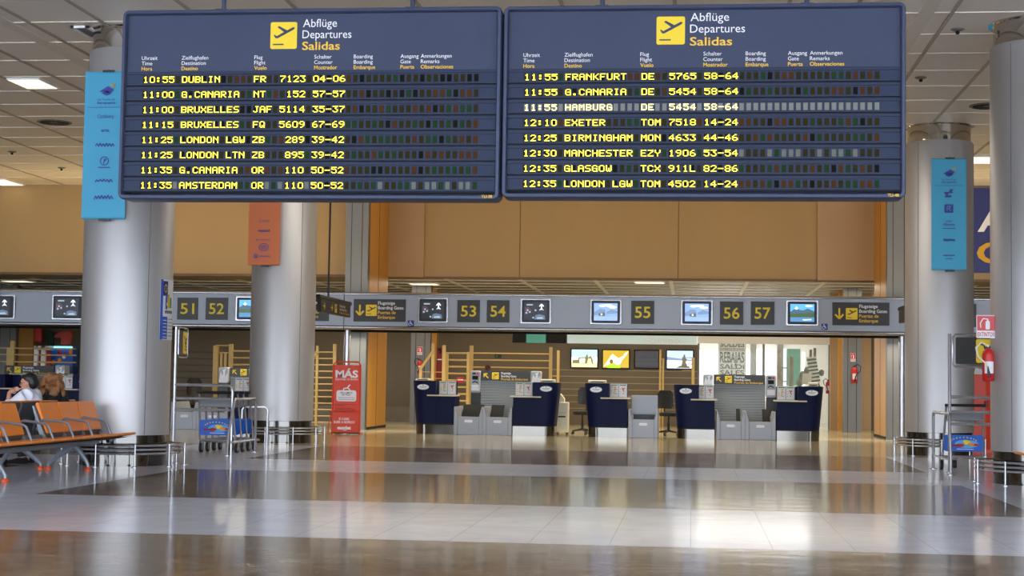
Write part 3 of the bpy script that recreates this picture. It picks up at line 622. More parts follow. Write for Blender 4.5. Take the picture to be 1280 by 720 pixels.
def kiosk(lab, p0, p1, y0, y1, kind, Y=36.6):
    t, w, h = flat('kiosk', lab, 'kiosk', p0, p1, y0, y1, Y); zb = t.location.z
    b = B(); b.rrect(-w, w, -h, h, .04, 0, .3); obj('housing', b, 'grey', t, 30, .006)
    b = B()
    if kind == 'machine':
        b.bx(-w*.6, w*.6, -.01, 0, h*.2, h*.55, 0); b.bx(-w*.6, w*.1, -.01, 0, h*.66, h*.85, 1); b.bx(w*.25, w*.7, -.01, 0, h*.66, h*.85, 2); b.stroke([(-w*.6, -h*.1), (-w*.1, h*.05), (w*.6, -h*.12)], .02, 0, 0); b.bx(-w*.8, w*.8, -.01, 0, -h*.8, -h*.3, 3)
    else:
        b.prism([(-w*.9, -h*.9), (-w*.5, h*.5), (-w*.2, -h*.1), (w*.3, h*.7), (w*.5, -h*.2), (w*.9, h*.3), (w*.9, -h*.9)], -.008, 0, 'y', 3)
        b.prism([(-w*.2, h*.6), (w*.6, h*.85), (w*.2, h*.2)], -.006, 0, 'y', 3)
    obj('front_details', b, ['greydark', 'ink', 'red', 'white'], t, 0)
    b = B(); b.bx(-w*.9, w*.9, .03, .3, -zb, -h); obj('pedestal', b, 'sign', t, 0)
kiosk('grey self-service kiosk left of the left ribbed shutter', 588, 600, 463.5, 491, 'machine'); kiosk('plastic-wrapped grey kiosk right of the left ribbed shutter', 663.5, 676, 464, 479, 'wrap')
kiosk('plastic-wrapped grey kiosk left of the right ribbed shutter', 879, 891, 468, 482, 'wrap'); kiosk('grey self-service kiosk right of the right ribbed shutter', 957.5, 970, 469, 497, 'machine')
kiosk('grey kiosk behind the trolleys, left of the rear column', 273, 285, 459, 479, 'wrap'); kiosk('grey kiosk behind the seated people, next to the foreground column', 69, 81, 456.5, 472, 'wrap')

# things standing on and behind the desks
def desk_box(lab, p0, p1, y0, y1, Y, name='printer', cat='printer'):
    t, w, h = flat(name, lab, cat, p0, p1, y0, y1, Y); zb = 1.185-t.location.z
    b = B(); b.prism([(0, zb), (.28, zb), (.28, h), (.05, h), (0, h*.5)], -w, w, 'x'); obj('housing', b, 'cream', t, 0, .012)
    b = B(); b.bx(-w*.7, w*.7, -.006, .02, zb+.02, zb+.035); obj('paper_slot', b, 'greydark', t, 0)
desk_box('beige printer on top of the leftmost central desk', 519, 537.5, 473.5, 478, DY+.25); desk_box('beige printer on top of the desk beside the printer cabinet', 675, 693.5, 474, 478.5, DY+.25); desk_box('beige printer on top of the middle navy desk', 735, 757.5, 475, 480, DY+.25)
desk_box('pale teal box on top of the rightmost desk', 1011, 1023, 478, 482, DY+.2, 'box', 'box')
desk_box('pale printer on the desk behind the seated man', 11, 32, 466, 470.5, DY+.25); desk_box('pale printer on the desk left of the foreground column', 71.5, 86, 467, 471.5, DY+.25)
t, w, h = flat('board_panel', 'cream blank panel leaning on the rightmost desk', 'panel', 1002.5, 1015, 466.5, 482, DY+.6); b = B(); b.prism([(-w, -h+.03), (w*.8, -h+.03), (w, h), (-w*.85, h*.95)], 0, .03, 'y'); obj('panel', b, 'cream', t, 0); b = B(); b.bx(-w*.5, w*.5, .03, .12, -h+.03, -h+.05); obj('foot', b, 'cream', t, 0)
# beige printer cabinet on castors
x0, x1 = W(694.5, 520, 36.35)[0], W(710, 520, 36.35)[0]; w = (x1-x0)/2
t = thing('printer_cabinet', 'beige printer on a small wheeled cabinet right of a navy desk', 'printer cabinet', ((x0+x1)/2, 36.35, 0))
b = B(); b.bx(-w, w, 0, .4, .06, .5); obj('cabinet', b, 'cream', t, 0, .012); b = B(); b.bx(-w*.6, w*.6, -.008, 0, .4, .43); obj('handle', b, 'greydark', t, 0)
b = B(); b.bx(-w*.75, w, .0, .38, .5, .74); obj('printer_body', b, 'cream', t, 0, .015); b = B(); b.prism([(-w*.55, .74), (-w*.9, .86), (-w*.3, .94), (w*.35, .82), (w*.35, .74)], .05, .3, 'y'); obj('paper_feed', b, 'cream', t, 0, .01)
for sx in (-1, 1):
    for yy in (.06, .34): b = B(); b.tube([(sx*w*.75-.012, yy, .03), (sx*w*.75+.012, yy, .03)], .03, 10); obj('castor', b, 'rubber', t)
def office_chair(lab, p, ytop, Y, rz, hb=.42):
    x, zt = W(p, ytop, Y); t = thing('office_chair', lab, 'office chair', (x, Y, 0), rz)
    zs = .5
    b = B()
    for z0, z1, ww in ((zt-hb, zt, .2),): b.loft([[(u*ww*k, .2+dy, z) for u, dy in ((-1, 0), (-.6, .03), (.6, .03), (1, 0), (1, .05), (.6, .08), (-.6, .08), (-1, .05))] for z, k in ((z0, .75), (z0+.06, 1), (z1-.08, .95), (z1, .65))])
    obj('backrest', b, 'black', t, 50)
    b = B(); b.loft([[(r*math.cos(2*PI*k/20)*.23, -.02+r*math.sin(2*PI*k/20)*.22, z) for k in range(20)] for z, r in ((zs-.05, .9), (zs-.02, 1), (zs+.03, .95), (zs+.04, .8))]); obj('seat', b, 'black', t, 50)
    b = B(); b.tube([(0, .1, zs-.04), (0, .26, zs), (0, .27, zt-hb*.6)], .018, 8); obj('back_bracket', b, 'black', t)
    b = B(); b.lathe([(.03, .1), (.03, .3), (.02, .3), (.02, zs-.05)], 12); obj('gas_lift', b, 'black', t)
    for k in range(5):
        a = 2*PI*k/5+.3; c, s_ = math.cos(a), math.sin(a); b = B(); b.tube([(0, 0, .12), (.27*c, .27*s_, .08)], [.028, .016], 8); lo = obj('star_leg', b, 'black', t)
        b = B(); b.tube([(.27*c-.015*s_, .27*s_+.015*c, .03), (.27*c+.015*s_, .27*s_-.015*c, .03)], .03, 10); obj('castor', b, 'rubber', lo)
office_chair('black office chair left of the desk beside the right-hand shutter', 836, 488, 37.1, .4)
office_chair('black office chair peeking out left of the middle navy desk', 728.5, 484, 37.1, -.3, .4)
office_chair('black office chair partly hidden left of the rightmost desk', 964.5, 489, 37.4, -.5)
office_chair('black office chair behind the luggage trolleys', 250, 473, 37.3, .9)

# ------------------------------------------------------------------ yellow wooden rail fences
def fence(name, lab, Y, posts, rails, extra=None):
    x0 = W(posts[0][0], 450, Y)[0]; t = thing(name, lab, 'fence', (x0, Y, 0))
    for p, yt, w in posts:
        x, zt = W(p, yt, Y); b = B(); b.bx(x-x0-w/2, x-x0+w/2, -w/2, w/2, 0, zt); obj('post', b, 'rail', t, 0, .006)
    for pa, pb, ys, w in rails:
        for yy in ys:
            (xa, za), (xb, zb) = W(pa, yy, Y), W(pb, yy, Y); z = (za+zb)/2; b = B(); b.tube([(xa-x0, 0, z), (xb-x0, 0, z)], w/2, 8); obj('rail', b, 'rail', t)
    for pts, w in (extra or []):
        q = [(W(px, py, Y)[0]-x0, -.05, W(px, py, Y)[1]) for px, py in pts]; b = B(); b.tube(q, w/2, 6); obj('brace', b, 'rail', t)
    return t
fence('wooden_rail_fence', 'yellow wooden ladder fence left of the red stand', 38.3, [(397, 432, .06), (419, 430, .09)], [(384, 419, range(440, 536, 8), .035)], [([(389, 451), (397, 441)], .08)])
fence('wooden_rail_fence', 'yellow wooden handrail fence with slanting brace above the leftmost central desk', 38.6, [(526, 459, .07), (541.5, 429, .075), (555.3, 431.5, .08)], [(526, 555, range(465, 500, 8), .015)], [([(526, 461), (541.5, 439)], .07)])
fence('wooden_rail_fence', 'yellow wooden gate-like fence panel with close rungs beside the tall yellow post', 39.2, [(559, 440, .07), (585.5, 440, .07)], [(559, 585.5, (441.5, 450, 458.5, 467, 475.5, 484, 492.5, 501), .045)])
fence('wooden_rail_fence', 'long yellow rail fence running right behind the left ribbed shutter', 41.5, [(589.5, 432, .09), (688.5, 434, .08)], [(589.5, 688.5, (442, 450.5, 459.5), .035)])
t_ = fence('wooden_rail_fence', 'short brown rail fence end above the desk beside the printer cabinet', 43.0, [(698, 438, .07)], [(691, 698, (470, 479), .03)])
fence('wooden_rail_fence', 'yellow rail fence behind the seated people at the left edge', 40.5, [(12.6, 435, .13), (16.3, 426, .11)], [(-12, 95, (435.5, 443.5, 452.5), .04)])
fence('wooden_rail_fence', 'yellow rail fence left of the left rear column', 40.5, [(289, 430, .1)], [(289, 330, (439, 447.5, 456), .045)])
fence('wooden_rail_fence', 'brown rail fence behind the trolleys, left of the grey kiosk', 43.5, [(270.5, 432, .14), (277, 441, .06), (282, 441, .06)], [(270, 289, (432, 441), .04)])
fence('wooden_rail_fence', 'brown rail fence between two wall pictures at the right', 44.9, [(825.5, 437, .06), (829, 448, .05)], [(824.5, 829, (449, 459), .025)])
fence('wooden_rail_fence', 'brown rail fence left of the shop window', 44.9, [(866.5, 447, .08)], [(852, 866.5, (447, 455, 463), .02)])
t, w, h = flat('red_display', 'tall dark red display behind the slanting yellow handrail', 'display', 545.5, 553.5, 434, 480, 44.0); zb = -t.location.z
b = B(); b.bx(-w, w, 0, .05, zb+.05, h); obj('panel', b, mat('wine_red', '7a1a1c', .5), t, 0, .01); b = B(); b.bx(-w*1.1, w*1.1, -.1, .2, zb, zb+.05); obj('foot', b, 'greydark', t, 0)
b = B(); b.stroke([(-w*.5, h*.8), (0, h*.93), (w*.4, h*.75), (-w*.2, h*.65)], .05, 0, 0); b.bx(-w*.7, w*.7, -.003, 0, h*.3, h*.36, 1); obj('printing', b, ['gap', 'paper'], t, 0)
t, w, h = flat('gate_label', 'small red label hanging on the yellow gate panel', 'label', 571, 580, 471.5, 478.5, 39.13); b = B(); b.bx(-w, w, 0, .012, -h, h); obj('plate', b, 'red', t, 0); b = B(); b.bx(-w*.8, w*.8, -.003, 0, -h*.15, h*.3); obj('printing', b, 'paper', t, 0)
t, w, h = flat('exit_sign', 'small dark green sign on the tan wall above the left shutter', 'sign', 618.5, 627, 443, 447.5, SHY-.03); b = B(); b.bx(-w, w, 0, .03, -h, h); obj('plate', b, mat('exit_green', '16382c', .5), t, 0); b = B(); b.bx(-w*.6, -w*.2, -.003, 0, -h*.5, h*.5); obj('pictogram', b, 'green', t, 0)
t, w, h = flat('no_smoking_sticker', 'round no-smoking sign above the left boarding gates sign', 'sign', 606, 613.5, 456, 463.8, 41.46); b = B(); b.disc(0, 0, w, h, 0, 0, .012, 20); obj('plate', b, 'dark', t, 0)
b = B(); b.stroke([(w*.8*math.cos(2*PI*k/16), w*.8*math.sin(2*PI*k/16)) for k in range(17)], .03, -.012, 0); b.stroke([(-w*.5, w*.5), (w*.5, -w*.5)], .03, -.012, 0); obj('ring', b, mat('dull_red', '6a2a2a', .5), t, 0)
# ------------------------------------------------------------------ wall pictures
def ad(lab, p0, p1, y0, y1, kind):
    t, w, h = flat('lit_wall_picture' if kind < 4 else 'unlit_wall_picture', lab, 'wall picture', p0, p1, y0, y1, SHY-.1)
    b = B(); b.bx(-w-.03, w+.03, 0, .1, -h-.03, h+.03); obj('frame', b, 'greydark', t, 0)
    b = B(); P = lambda q: [(u*w, v*h) for u, v in q]; b.bx(-w, w, -.004, 0, -h, h, 0); y = -.004
    if kind == 1:
        ms = [screen('ad_sky', 'a8cdf0', .9), screen('ad_cream', 'f2f0d8', 1), screen('ad_olive', '6d6a3a', .8), screen('ad_sand', 'd8c9a0', .9)]
        b.prism(P([(-1, -.5), (1, -.5), (1, -1), (-1, -1)]), y-.001, y, 'y', 3); b.prism(P([(-1, .1), (1, .15), (1, -.5), (-1, -.55)]), y-.002, y, 'y', 1)
        b.prism(P([(-.95, -.55), (-.9, -.2), (-.5, -.15), (-.45, .1), (.1, .15), (.15, .45), (.25, .45), (.3, .1), (.5, .3), (.65, -.1), (.7, -.6)]), y-.003, y, 'y', 2); b.prism(P([(-.4, -.5), (-.35, .0), (.05, .02), (.05, -.5)]), y-.004, y, 'y', 1)
        b.prism(P([(.2, -.6), (.3, .0), (.5, .0), (.6, -.6)]), y-.004, y, 'y', 3)
    elif kind == 2:
        ms = [screen('ad_mustard', 'b59a1e', .8), screen('ad_cream', 'f2f0d8', 1), screen('ad_lime', '9ad21e', .9), screen('ad_brown', '6a5a12', .7)]
        b.prism(P([(-.6, -.9), (1, -.95), (1, -1), (-1, -1)]), y-.001, y, 'y', 3); b.prism(P([(-.8, -.95), (-.4, -.55), (.3, -.5), (.35, -1), (-.5, -1)]), y-.002, y, 'y', 2)
        b.prism(P([(-.95, -.85), (-.6, -.1), (-.4, .35), (-.25, .6), (-.05, .35), (.2, .1), (.55, .35), (.7, .7), (.95, .9), (.8, .45), (.5, -.05), (.35, -.55), (.1, -.65), (-.3, -.3), (-.6, -.65)]), y-.003, y, 'y', 1)
        b.disc(-.35*w, -.25*h, .05, .06, y-.003, 3)
    elif kind == 3:
        ms = [screen('ad_sky2', 'a9c4f0', .9), screen('ad_water', 'c8d8f0', 1), screen('ad_figure', '5d5a3a', .7), screen('ad_shore', '7a86a8', .8)]
        b.prism(P([(-1, -.1), (1, -.1), (1, -1), (-1, -1)]), y-.001, y, 'y', 1); b.prism(P([(-1, .3), (-.5, .2), (1, -.05), (1, -.15), (-1, -.05)]), y-.002, y, 'y', 3)
        b.prism(P([(.1, -.75), (.2, -.2), (.15, .1), (.25, .3), (.3, .6), (.4, .55), (.42, .25), (.55, .0), (.45, -.3), (.6, -.8)]), y-.003, y, 'y', 2); b.prism(P([(-.3, -.95), (0, -.7), (.7, -.75), (.8, -.95)]), y-.003, y, 'y', 2)
    else:
        ms = [mat('ad_off', '3a2620', .3), mat('ad_off_dark', '1c1614', .3)]
        b.bx(-w, w, y-.001, y, -h*.95, -h*.75, 1); b.bx(-w, w, y-.001, y, -h*.35, -h*.2, 1); b.prism(P([(-.8, .2), (-.2, .5), (.3, .3), (.8, .55), (.9, .1), (-.8, 0)]), y-.001, y, 'y', 1)
    obj('picture', b, ms, t, 0)
ad('lit wall picture of pale monuments by water, leftmost of the row', 714.5, 746.5, 437, 459, 1); ad('lit mustard wall picture with white curling figure', 753.8, 786, 438, 460, 2)
ad('dark unlit wall picture right of the mustard one', 794, 823, 438.5, 459.5, 4); ad('lit pale blue wall picture of a figure standing by water', 833.8, 866, 438.5, 460.5, 3)
# ------------------------------------------------------------------ shop display
t, w, h = flat('sale_poster', 'tall white sale poster hanging inside the shop window', 'poster', 897.8, 932.5, 429.5, 472, SHY+.35)
b = B(); b.bx(-w, w, 0, .01, -h, h); obj('sheet', b, 'white', t, 0); b = B(); y_ = h
for s, y0, y1, bd in (('SOLDES', 427, 433.5, .0), ('ENTRERCALDE BONUS', 435.2, 438.5, 0), ('REBAJAS', 440.5, 453, .0), ('SALDI', 455.5, 461, .0), ('SALES', 463, 468.5, .0)):
    za, zb = W(915, y0, SHY+.35)[1]-t.location.z, W(915, y1, SHY+.35)[1]-t.location.z; b.text(s, 0, zb, za-zb, 0, 1 if 'ENT' in s else 0, w=w*1.75, align='c', bold=.025)
obj('lettering', b, ['black', 'seam'], t, 0)
b = B(); b.tube([(-w*.8, .005, h), (-w*.8, .005, SOF-t.location.z)], .004, 6); b.tube([(w*.8, .005, h), (w*.8, .005, SOF-t.location.z)], .004, 6); obj('hanging_cord', b, 'seam', t)
def stand(lab, pxs, Y, ytop):
    x0 = W(pxs[0], 450, Y)[0]; t = thing('display_shelf', lab, 'display shelf', (x0, Y, 0))
    for p, yt in zip(pxs, ytop): x, z = W(p, yt, Y); b = B(); b.bx(x-x0-.06, x-x0+.06, -.06, .06, 0, z); obj('upright', b, 'brown', t, 0)
    xe = W(pxs[-1], 450, Y)[0]-x0
    for z in (.4, .85, 1.3, 1.7): b = B(); b.bx(0, xe, -.15, .15, z, z+.03); obj('shelf', b, 'dullmetal', t, 0)
stand('wooden display shelf with two uprights inside the shop window', (974, 989), 48.0, (438, 446))
t = thing('clothes_rail', 'clothes rail with wooden uprights and dark garments in the shop', 'clothes rail', (W(1013, 450, 47)[0], 47, 0))
for p, yt in ((1013.5, 437), (1018.5, 435)): x, z = W(p, yt, 47); b = B(); b.bx(x-t.location.x-.04, x-t.location.x+.04, -.04, .04, 0, z); obj('upright', b, 'brown', t, 0)
b = B(); x = W(1027, 450, 47)[0]-t.location.x; b.tube([(0, 0, 1.7), (x, -.1, 1.05)], .03, 8); obj('arm', b, 'brown', t)
for p, y_, r in ((1004, 470, .12), (1000, 478, .1), (1009, 463, .09), (1027, 466, .08)): x, z = W(p, y_, 47); b = B(); b.ell((x-t.location.x, .05, z), (r, r*.8, r*1.2)); obj('garment', b, 'dark', t, 60)
b = B(); n = 15
for k in range(n):
    y0, y1 = 447+33*k/n, 447+33*(k+1)/n; f_ = lambda yy: 1014+(yy-447)*.18
    xa, z1 = W(f_(y0)-6.5, y0, 46.95); xb, _q = W(f_(y0)+5.5, y0, 46.95); xc, z0 = W(f_(y1)-6.5, y1, 46.95); xd, _q = W(f_(y1)+5.5, y1, 46.95)
    b.prism([(xa, z1), (xb, z1+.04), (xd, z0+.04), (xc, z0)], 46.84, 46.88, 'y', k % 2)
tag(obj('striped_towel', b, ['white', 'black'], smooth=0), 'black and white striped cloth hanging in the shop window', 'cloth')
# left neighbouring shop: red and blue displays
def cloth(name, lab, cat, pts, Y, m, d=.12):
    b = B(); b.prism([W(px, py, Y) for px, py in pts], Y, Y+d, 'y'); o = obj(name, b, m, smooth=0, bevel=.02); return tag(o, lab, cat)
cloth('hanging_banner', 'bright red hanging cloth right of the ochre door', 'cloth', [(43, 408), (51.5, 408), (51.5, 428), (43, 428)], 44.5, 'red')
cloth('coral_shirt', 'coral red T-shirt hanging in the shop behind the seated woman', 'shirt', [(66.5, 420.5), (76, 413.5), (88, 413), (91, 420.5), (88, 422), (88, 431), (76, 431), (76, 422), (69, 422)], 44.5, 'pink')
cloth('green_shirt', 'dark green T-shirt hanging behind the coral one', 'shirt', [(58, 415), (62, 413.5), (66.2, 415), (66.2, 432.3), (58.5, 432.3)], 44.52, mat('dark_green_cloth', '12331c', .8))
t, w, h = flat('blue_display_case', 'blue display case with small red and yellow items left of the foreground column', 'display case', 61, 91, 433.5, 458, 44.4)
zb = t.location.z; b = B(); b.bx(-w, w, .0, .4, -h, h); obj('back', b, 'blue', t, 0); b = B(); b.tube([(-w*.7, -.03, h*.92), (w*.95, -.03, h*.92)], .04, 8); obj('light_tube', b, 'cyan', t)
b = B(); b.bx(-w, w, 0, .4, -zb, -h); obj('cabinet', b, mat('case_dark_blue', '173a7a', .5), t, 0)
for u, v, m in ((-.1, .45, 'red'), (.35, .2, 'pink'), (.85, .5, 'orange'), (-.6, -.6, 'orange'), (-.05, -.4, 'orange'), (.3, .05, 'white')): b = B(); b.ell((u*w, -.03, v*h), (.06, .03, .08)); obj('ornament', b, m, t, 60)
t = thing('display_shelf', 'white display frame with red panels beside the blue case', 'display shelf', (W(50, 440, 44.0)[0], 44.0, 0))
for p in (45, 54): x, z = W(p, 432, 44.0); b = B(); b.bx(x-t.location.x-.06, x-t.location.x+.06, 0, .1, 0, z); obj('upright', b, 'shopwhite', t, 0)
x0, x1 = W(45, 432, 44.0)[0]-t.location.x, W(62, 432, 44.0)[0]-t.location.x; z = W(50, 432, 44.0)[1]; b = B(); b.bx(x0, x1, 0, .3, z-.12, z); obj('top', b, 'shopwhite', t, 0)
b = B(); b.bx(x0+.06, x1, .1, .14, .3, z-.12); obj('red_panel', b, mat('deep_red', '8e1418', .5), t, 0)
# ------------------------------------------------------------------ fire extinguishers and their signs
def extinguisher(lab, x, y, z, h, hose=-1, white=False):
    t = thing('fire_extinguisher', lab, 'fire extinguisher', (x, y, z)); r = h*.15
    b = B(); b.lathe([(r*.8, 0), (r, .03*h), (r, .68*h), (r*.85, .76*h), (r*.4, .82*h), (r*.3, .84*h)], 24); obj('cylinder', b, 'red', t, 50)
    b = B(); b.loft([[(r*1.01*math.sin(a), -r*1.01*math.cos(a), z_) for a in [-.8+1.6*k/8 for k in range(9)]] for z_ in (.2*h, .5*h)], cap=False); obj('label_sticker', b, 'paper', t, 40)
    b = B(); b.bx(-r*.35, r*.35, -r*.3, r*.3, .83*h, .9*h); b.prism([(-r*.2, .9*h), (r*1.1*hose, 1.0*h), (r*1.1*hose, .96*h), (r*.2, .88*h)], -r*.2, r*.2, 'y'); obj('valve', b, 'black', t, 0)
    k = hose; b = B(); b.tube([(0, -r*.3, .88*h), (k*r*1.2, -r*.4, .98*h), (k*r*2.1, -r*.6, .85*h), (k*r*1.9, -r*.9, .62*h), (k*r*.6, -r*1.2, .45*h), (k*r*.1, -r*1.25, .2*h)], r*.17, 8); obj('hose', b, 'cream' if white else 'black', t)
    b = B(); b.tube([(k*r*.35, -r*1.25, .38*h), (0, -r*1.3, .1*h)], [r*.14, r*.28], 8); obj('nozzle', b, 'black', t)
    b = B(); b.bx(-r*.4, r*.4, r*.85, r*1.5, .55*h, .62*h); obj('bracket', b, 'greydark', t, 0)
    return t
def ext_sign(lab, p0, p1, y0, y1, Y, rz=0, big=False):
    t, w, h = flat('extinguisher_sign', lab, 'sign', p0, p1, y0, y1, Y); t.rotation_euler = (0, 0, rz)
    b = B(); b.bx(-w, w, 0, .008, -h, h, 0); b.bx(-w*.93, w*.93, -.003, 0, -h*.36, h*.94, 1); obj('plate', b, ['paper', 'red'], t, 0)
    b = B(); y = -.003; b.rrect(-w*.05, w*.4, -h*.25, h*.5, w*.12, y-.003, y, 0); b.bx(w*.1, w*.25, y-.003, y, h*.5, h*.68, 0); b.stroke([(w*.17, h*.66), (-w*.3, h*.7), (-w*.6, h*.3), (-w*.55, -h*.1)], w*.1, y, 0)
    b.text('EXTINTOR', 0, -h*.86, h*.36, 0, 1, w=w*1.8, bold=.02, align='c'); obj('pictogram', b, ['paper', 'red'], t, 0)
x, z = W(524.5, 467, 42.5); extinguisher('small red fire extinguisher on the grey background pillar left of the yellow rails', x, 42.49, z, .42, -1)
x, z = W(1068, 479, 42.5); extinguisher('small red fire extinguisher on the grey background pillar right of the shop', x, 42.49, z, .5, 1)
x, z = W(1035, 492, 45.3); extinguisher('small red fire extinguisher right of the rightmost desk', x, 45.3, z, .42, -1)
ext_sign('tiny red extinguisher sign on the grey pillar left of the yellow rails', 521.5, 528, 433.5, 443.5, 42.55); ext_sign('tiny red extinguisher sign on the grey pillar right of the shop', 1063, 1069.5, 441.5, 452, 42.55)

# ================================================================== BANNERS AND NOTICES ON THE COLUMNS
def banner(lab, x, y, mt, items, z0=3.28, h=1.95, header=True):
    t = thing('column_banner', lab, 'banner', (x, y-.66, z0)); w = .3
    b = B(); n = 6; b.loft([[(-w, -.004, z), (0, -.004-.006*math.sin(z*3), z), (w, -.004, z), (w, 0, z), (0, -.006*math.sin(z*3), z), (-w, 0, z)] for z in [h*k/n for k in range(n+1)]]); obj('cloth', b, mt, t, 60)
    for z in (.0, h): b = B(); b.tube([(-w, 0, z), (w, 0, z)], .012, 8); obj('hem_rod', b, mt, t)
    for z in (-.02, h+.02): b = B(); b.tube([(.02, .0, z), (.02, .1, z)], .018, 8); b.bx(-.06, .1, -.012, .012, z-.02, z+.01); obj('bracket', b, 'black', t)
    b = B(); y_ = -.014
    if header:
        z = h-.26; b.prism([(-.1, z), (.02, z+.075), (.1, z+.03), (.06, z-.02)], y_, y_+.002, 'y', 0); b.prism([(-.07, z-.02), (.02, z+.015), (.06, z-.03), (.0, z-.055)], y_, y_+.002, 'y', 0); b.stroke([(.06, z+.08), (.11, z+.1), (.1, z+.06)], .018, y_, 1)
        b.text('Las Tiendas del', 0, h-.38, .03, y_, 0, w=.24, align='c'); b.text('Aeropuerto', 0, h-.425, .032, y_, 0, w=.26, bold=.02, align='c'); b.bx(-w*.85, w*.85, y_-.001, y_, h-.475, h-.468, 0)
    for kind, z, arg in items:
        z *= h
        if kind == 't': b.text(arg[0], 0, z, arg[1], y_, 0, w=arg[2], align='c', bold=arg[3] if len(arg) > 3 else 0)
        elif kind == 's': b.squiggle(0, z, arg[0], arg[1], y_, 0, arg[2], .012)
        elif kind == 'o':
            b.stroke([(.055*math.cos(2*PI*k/20), z+.055*math.sin(2*PI*k/20)) for k in range(21)], .012, y_, 0); b.stroke([(-.01, z-.04), (.0, z+.03), (.03, z+.02), (.0, z-.005)], .012, y_, 0)
        elif kind == 'e':
            b.stroke([(.09*math.cos(2*PI*k/24), z+.065*math.sin(2*PI*k/24)) for k in range(25)], .012, y_, 0)
            for k in (-.02, .015): b.squiggle(0, z+k, .1, .02, y_, 0, 4, .01)
        elif kind == 'z':
            b.prism([(-.08, z+.02), (.0, z+.02), (.02, z+.07), (.08, z+.07), (.05, z+.03), (.08, z), (.0, z), (-.02, z-.04), (.05, z-.04), (.04, z-.075), (-.08, z-.075), (-.05, z-.03), (-.08, z-.01)], y_, y_+.002, 'y', 0)
        elif kind == 'q': b.rrect(-.075, .075, z-.075, z+.075, .01, y_, y_+.002, 0); b.stroke([(-.03, z-.04), (-.03, z+.04), (.03, z+.04), (.0, z), (.03, z-.04)], .012, y_-.001, 2)
        elif kind == 'd': b.disc(-.15, z, .04, .04, y_+.003, 0); b.disc(-.145, z+.005, .018, .018, y_, 2); b.stroke([(-.09, z), (.13, z)], .014, y_, 0)
        elif kind == 'l': b.disc(-.13, z, .014, .014, y_+.003, 0); b.stroke([(-.09, z), (.13, z)], .007, y_, 0)
    obj('printing', b, ['logo', 'dotyellow', mt], t, 0); return t
banner('light blue banner on the left foreground column, partly behind the left board', CL-.13, R1Y, 'bannerblue', [('t', .685, ('Carlsberg', .05, .22)), ('t', .59, ('arte', .045, .11, .02)), ('s', .5, (.26, .05, 6)), ('o', .39, None), ('s', .345, (.16, .015, 4)), ('s', .255, (.24, .05, 5)), ('s', .14, (.26, .07, 6))])
banner('orange banner on the left rear column, cut off by the board above', CL-.22, R2Y, 'bannerorange', [('t', .405, ('CASA', .035, .2)), ('s', .32, (.22, .05, 6)), ('l', .235, None), ('e', .165, None), ('d', .08, None)], header=False)
banner('light blue banner on the right rear column', CR+.07, R2Y, 'bannerblue', [('z', .69, None), ('q', .55, None), ('t', .43, ('casa', .03, .1, .02)), ('t', .395, ('Alicante', .045, .2, .02)), ('s', .37, (.22, .012, 5)), ('s', .265, (.2, .06, 6)), ('s', .125, (.2, .03, 6)), ('s', .095, (.12, .012, 3))])
# curved notice on the left foreground column
def curved(b, R, a0, a1, z0, z1, mi, n=10):
    q = [math.radians(a0+(a1-a0)*k/n-90) for k in range(n+1)]
    b.loft([[(R*math.cos(a), R*math.sin(a), z) for a in q] + [((R-.004)*math.cos(a), (R-.004)*math.sin(a), z) for a in reversed(q)] for z in (z0, z1)], mi)
t = thing('column_notice', 'tall white and blue notice stuck on the right side of the foreground column', 'notice', (CL, R1Y, 0))
b = B(); curved(b, .606, 65, 103, 1.69, 2.5, 0); obj('sheet', b, 'paper', t, 60)
b = B(); curved(b, .609, 65, 69.5, 1.69, 2.5, 0); curved(b, .611, 69.5, 79.5, 2.28, 2.48, 1); curved(b, .611, 69.5, 80, 1.7, 2.0, 0); curved(b, .611, 75, 79, 2.1, 2.3, 0); curved(b, .612, 80, 84, 2.12, 2.3, 2); curved(b, .612, 86, 91, 2.12, 2.26, 3); curved(b, .612, 77, 82, 2.15, 2.19, 4)
curved(b, .611, 74, 95, 2.045, 2.085, 5)
for k in range(6): curved(b, .611, 82, 98, 1.74+.045*k, 1.748+.045*k, 5); curved(b, .613, 70.5, 78, 1.72+.045*k, 1.73+.045*k, 6)
for k in range(12): a = 2*PI*k/12; c, z = 74.5+2.6*math.cos(a), 2.38+.05*math.sin(a); curved(b, .614, c-.5, c+.5, z-.006, z+.006, 4, 2)
obj('printing', b, ['posterblue', mat('flag_indigo', '2a2466', .5), 'dotyellow', 'green', 'icon', 'seam', 'paper'], t, 60)

# hanging signs seen edge-on beside the rear columns
def hanging_sign(lab, X, Y0, Y1, cable):
    t = thing('hanging_sign', lab, 'sign', (X, (Y0+Y1)/2, 2.5), PI/2); w = (Y1-Y0)/2
    b = B(); b.bx(-w, w, -.04, .04, 0, .25); obj('panel', b, 'sign', t, 0)
    b = B(); b.tube([(-w-.1, 0, .29), (w+.1, 0, .29)], .05, 12); obj('top_tube', b, 'black', t)
    b = B(); arrow(b, -w*.3, .125, .17, -.04, 0, -PI/2); plane_icon(b, -w*.1, .04, .17, -.04, 0, 2); arrow(b, -w*.8, .125, .17, -.04, 0, -PI/2); obj('pictogram', b, ['icon', 'white', 'sign'], t, 0)
    b = B()
    for k, s_ in enumerate(('Flugsteige', 'Boarding Gates', 'Puertas de Embarque')): b.text(s_, w*.22, .175-.07*k, .045, -.04, int(k > 1), w=w*(.4, .5, .7)[k], bold=.012)
    obj('lettering', b, ['white', 'yellow'], t, 0)
    for u in cable: b = B(); b.tube([(u*w, 0, .33), (u*w, 0, HZ-2.5)], .02, 8); obj('hanger', b, 'black', t)
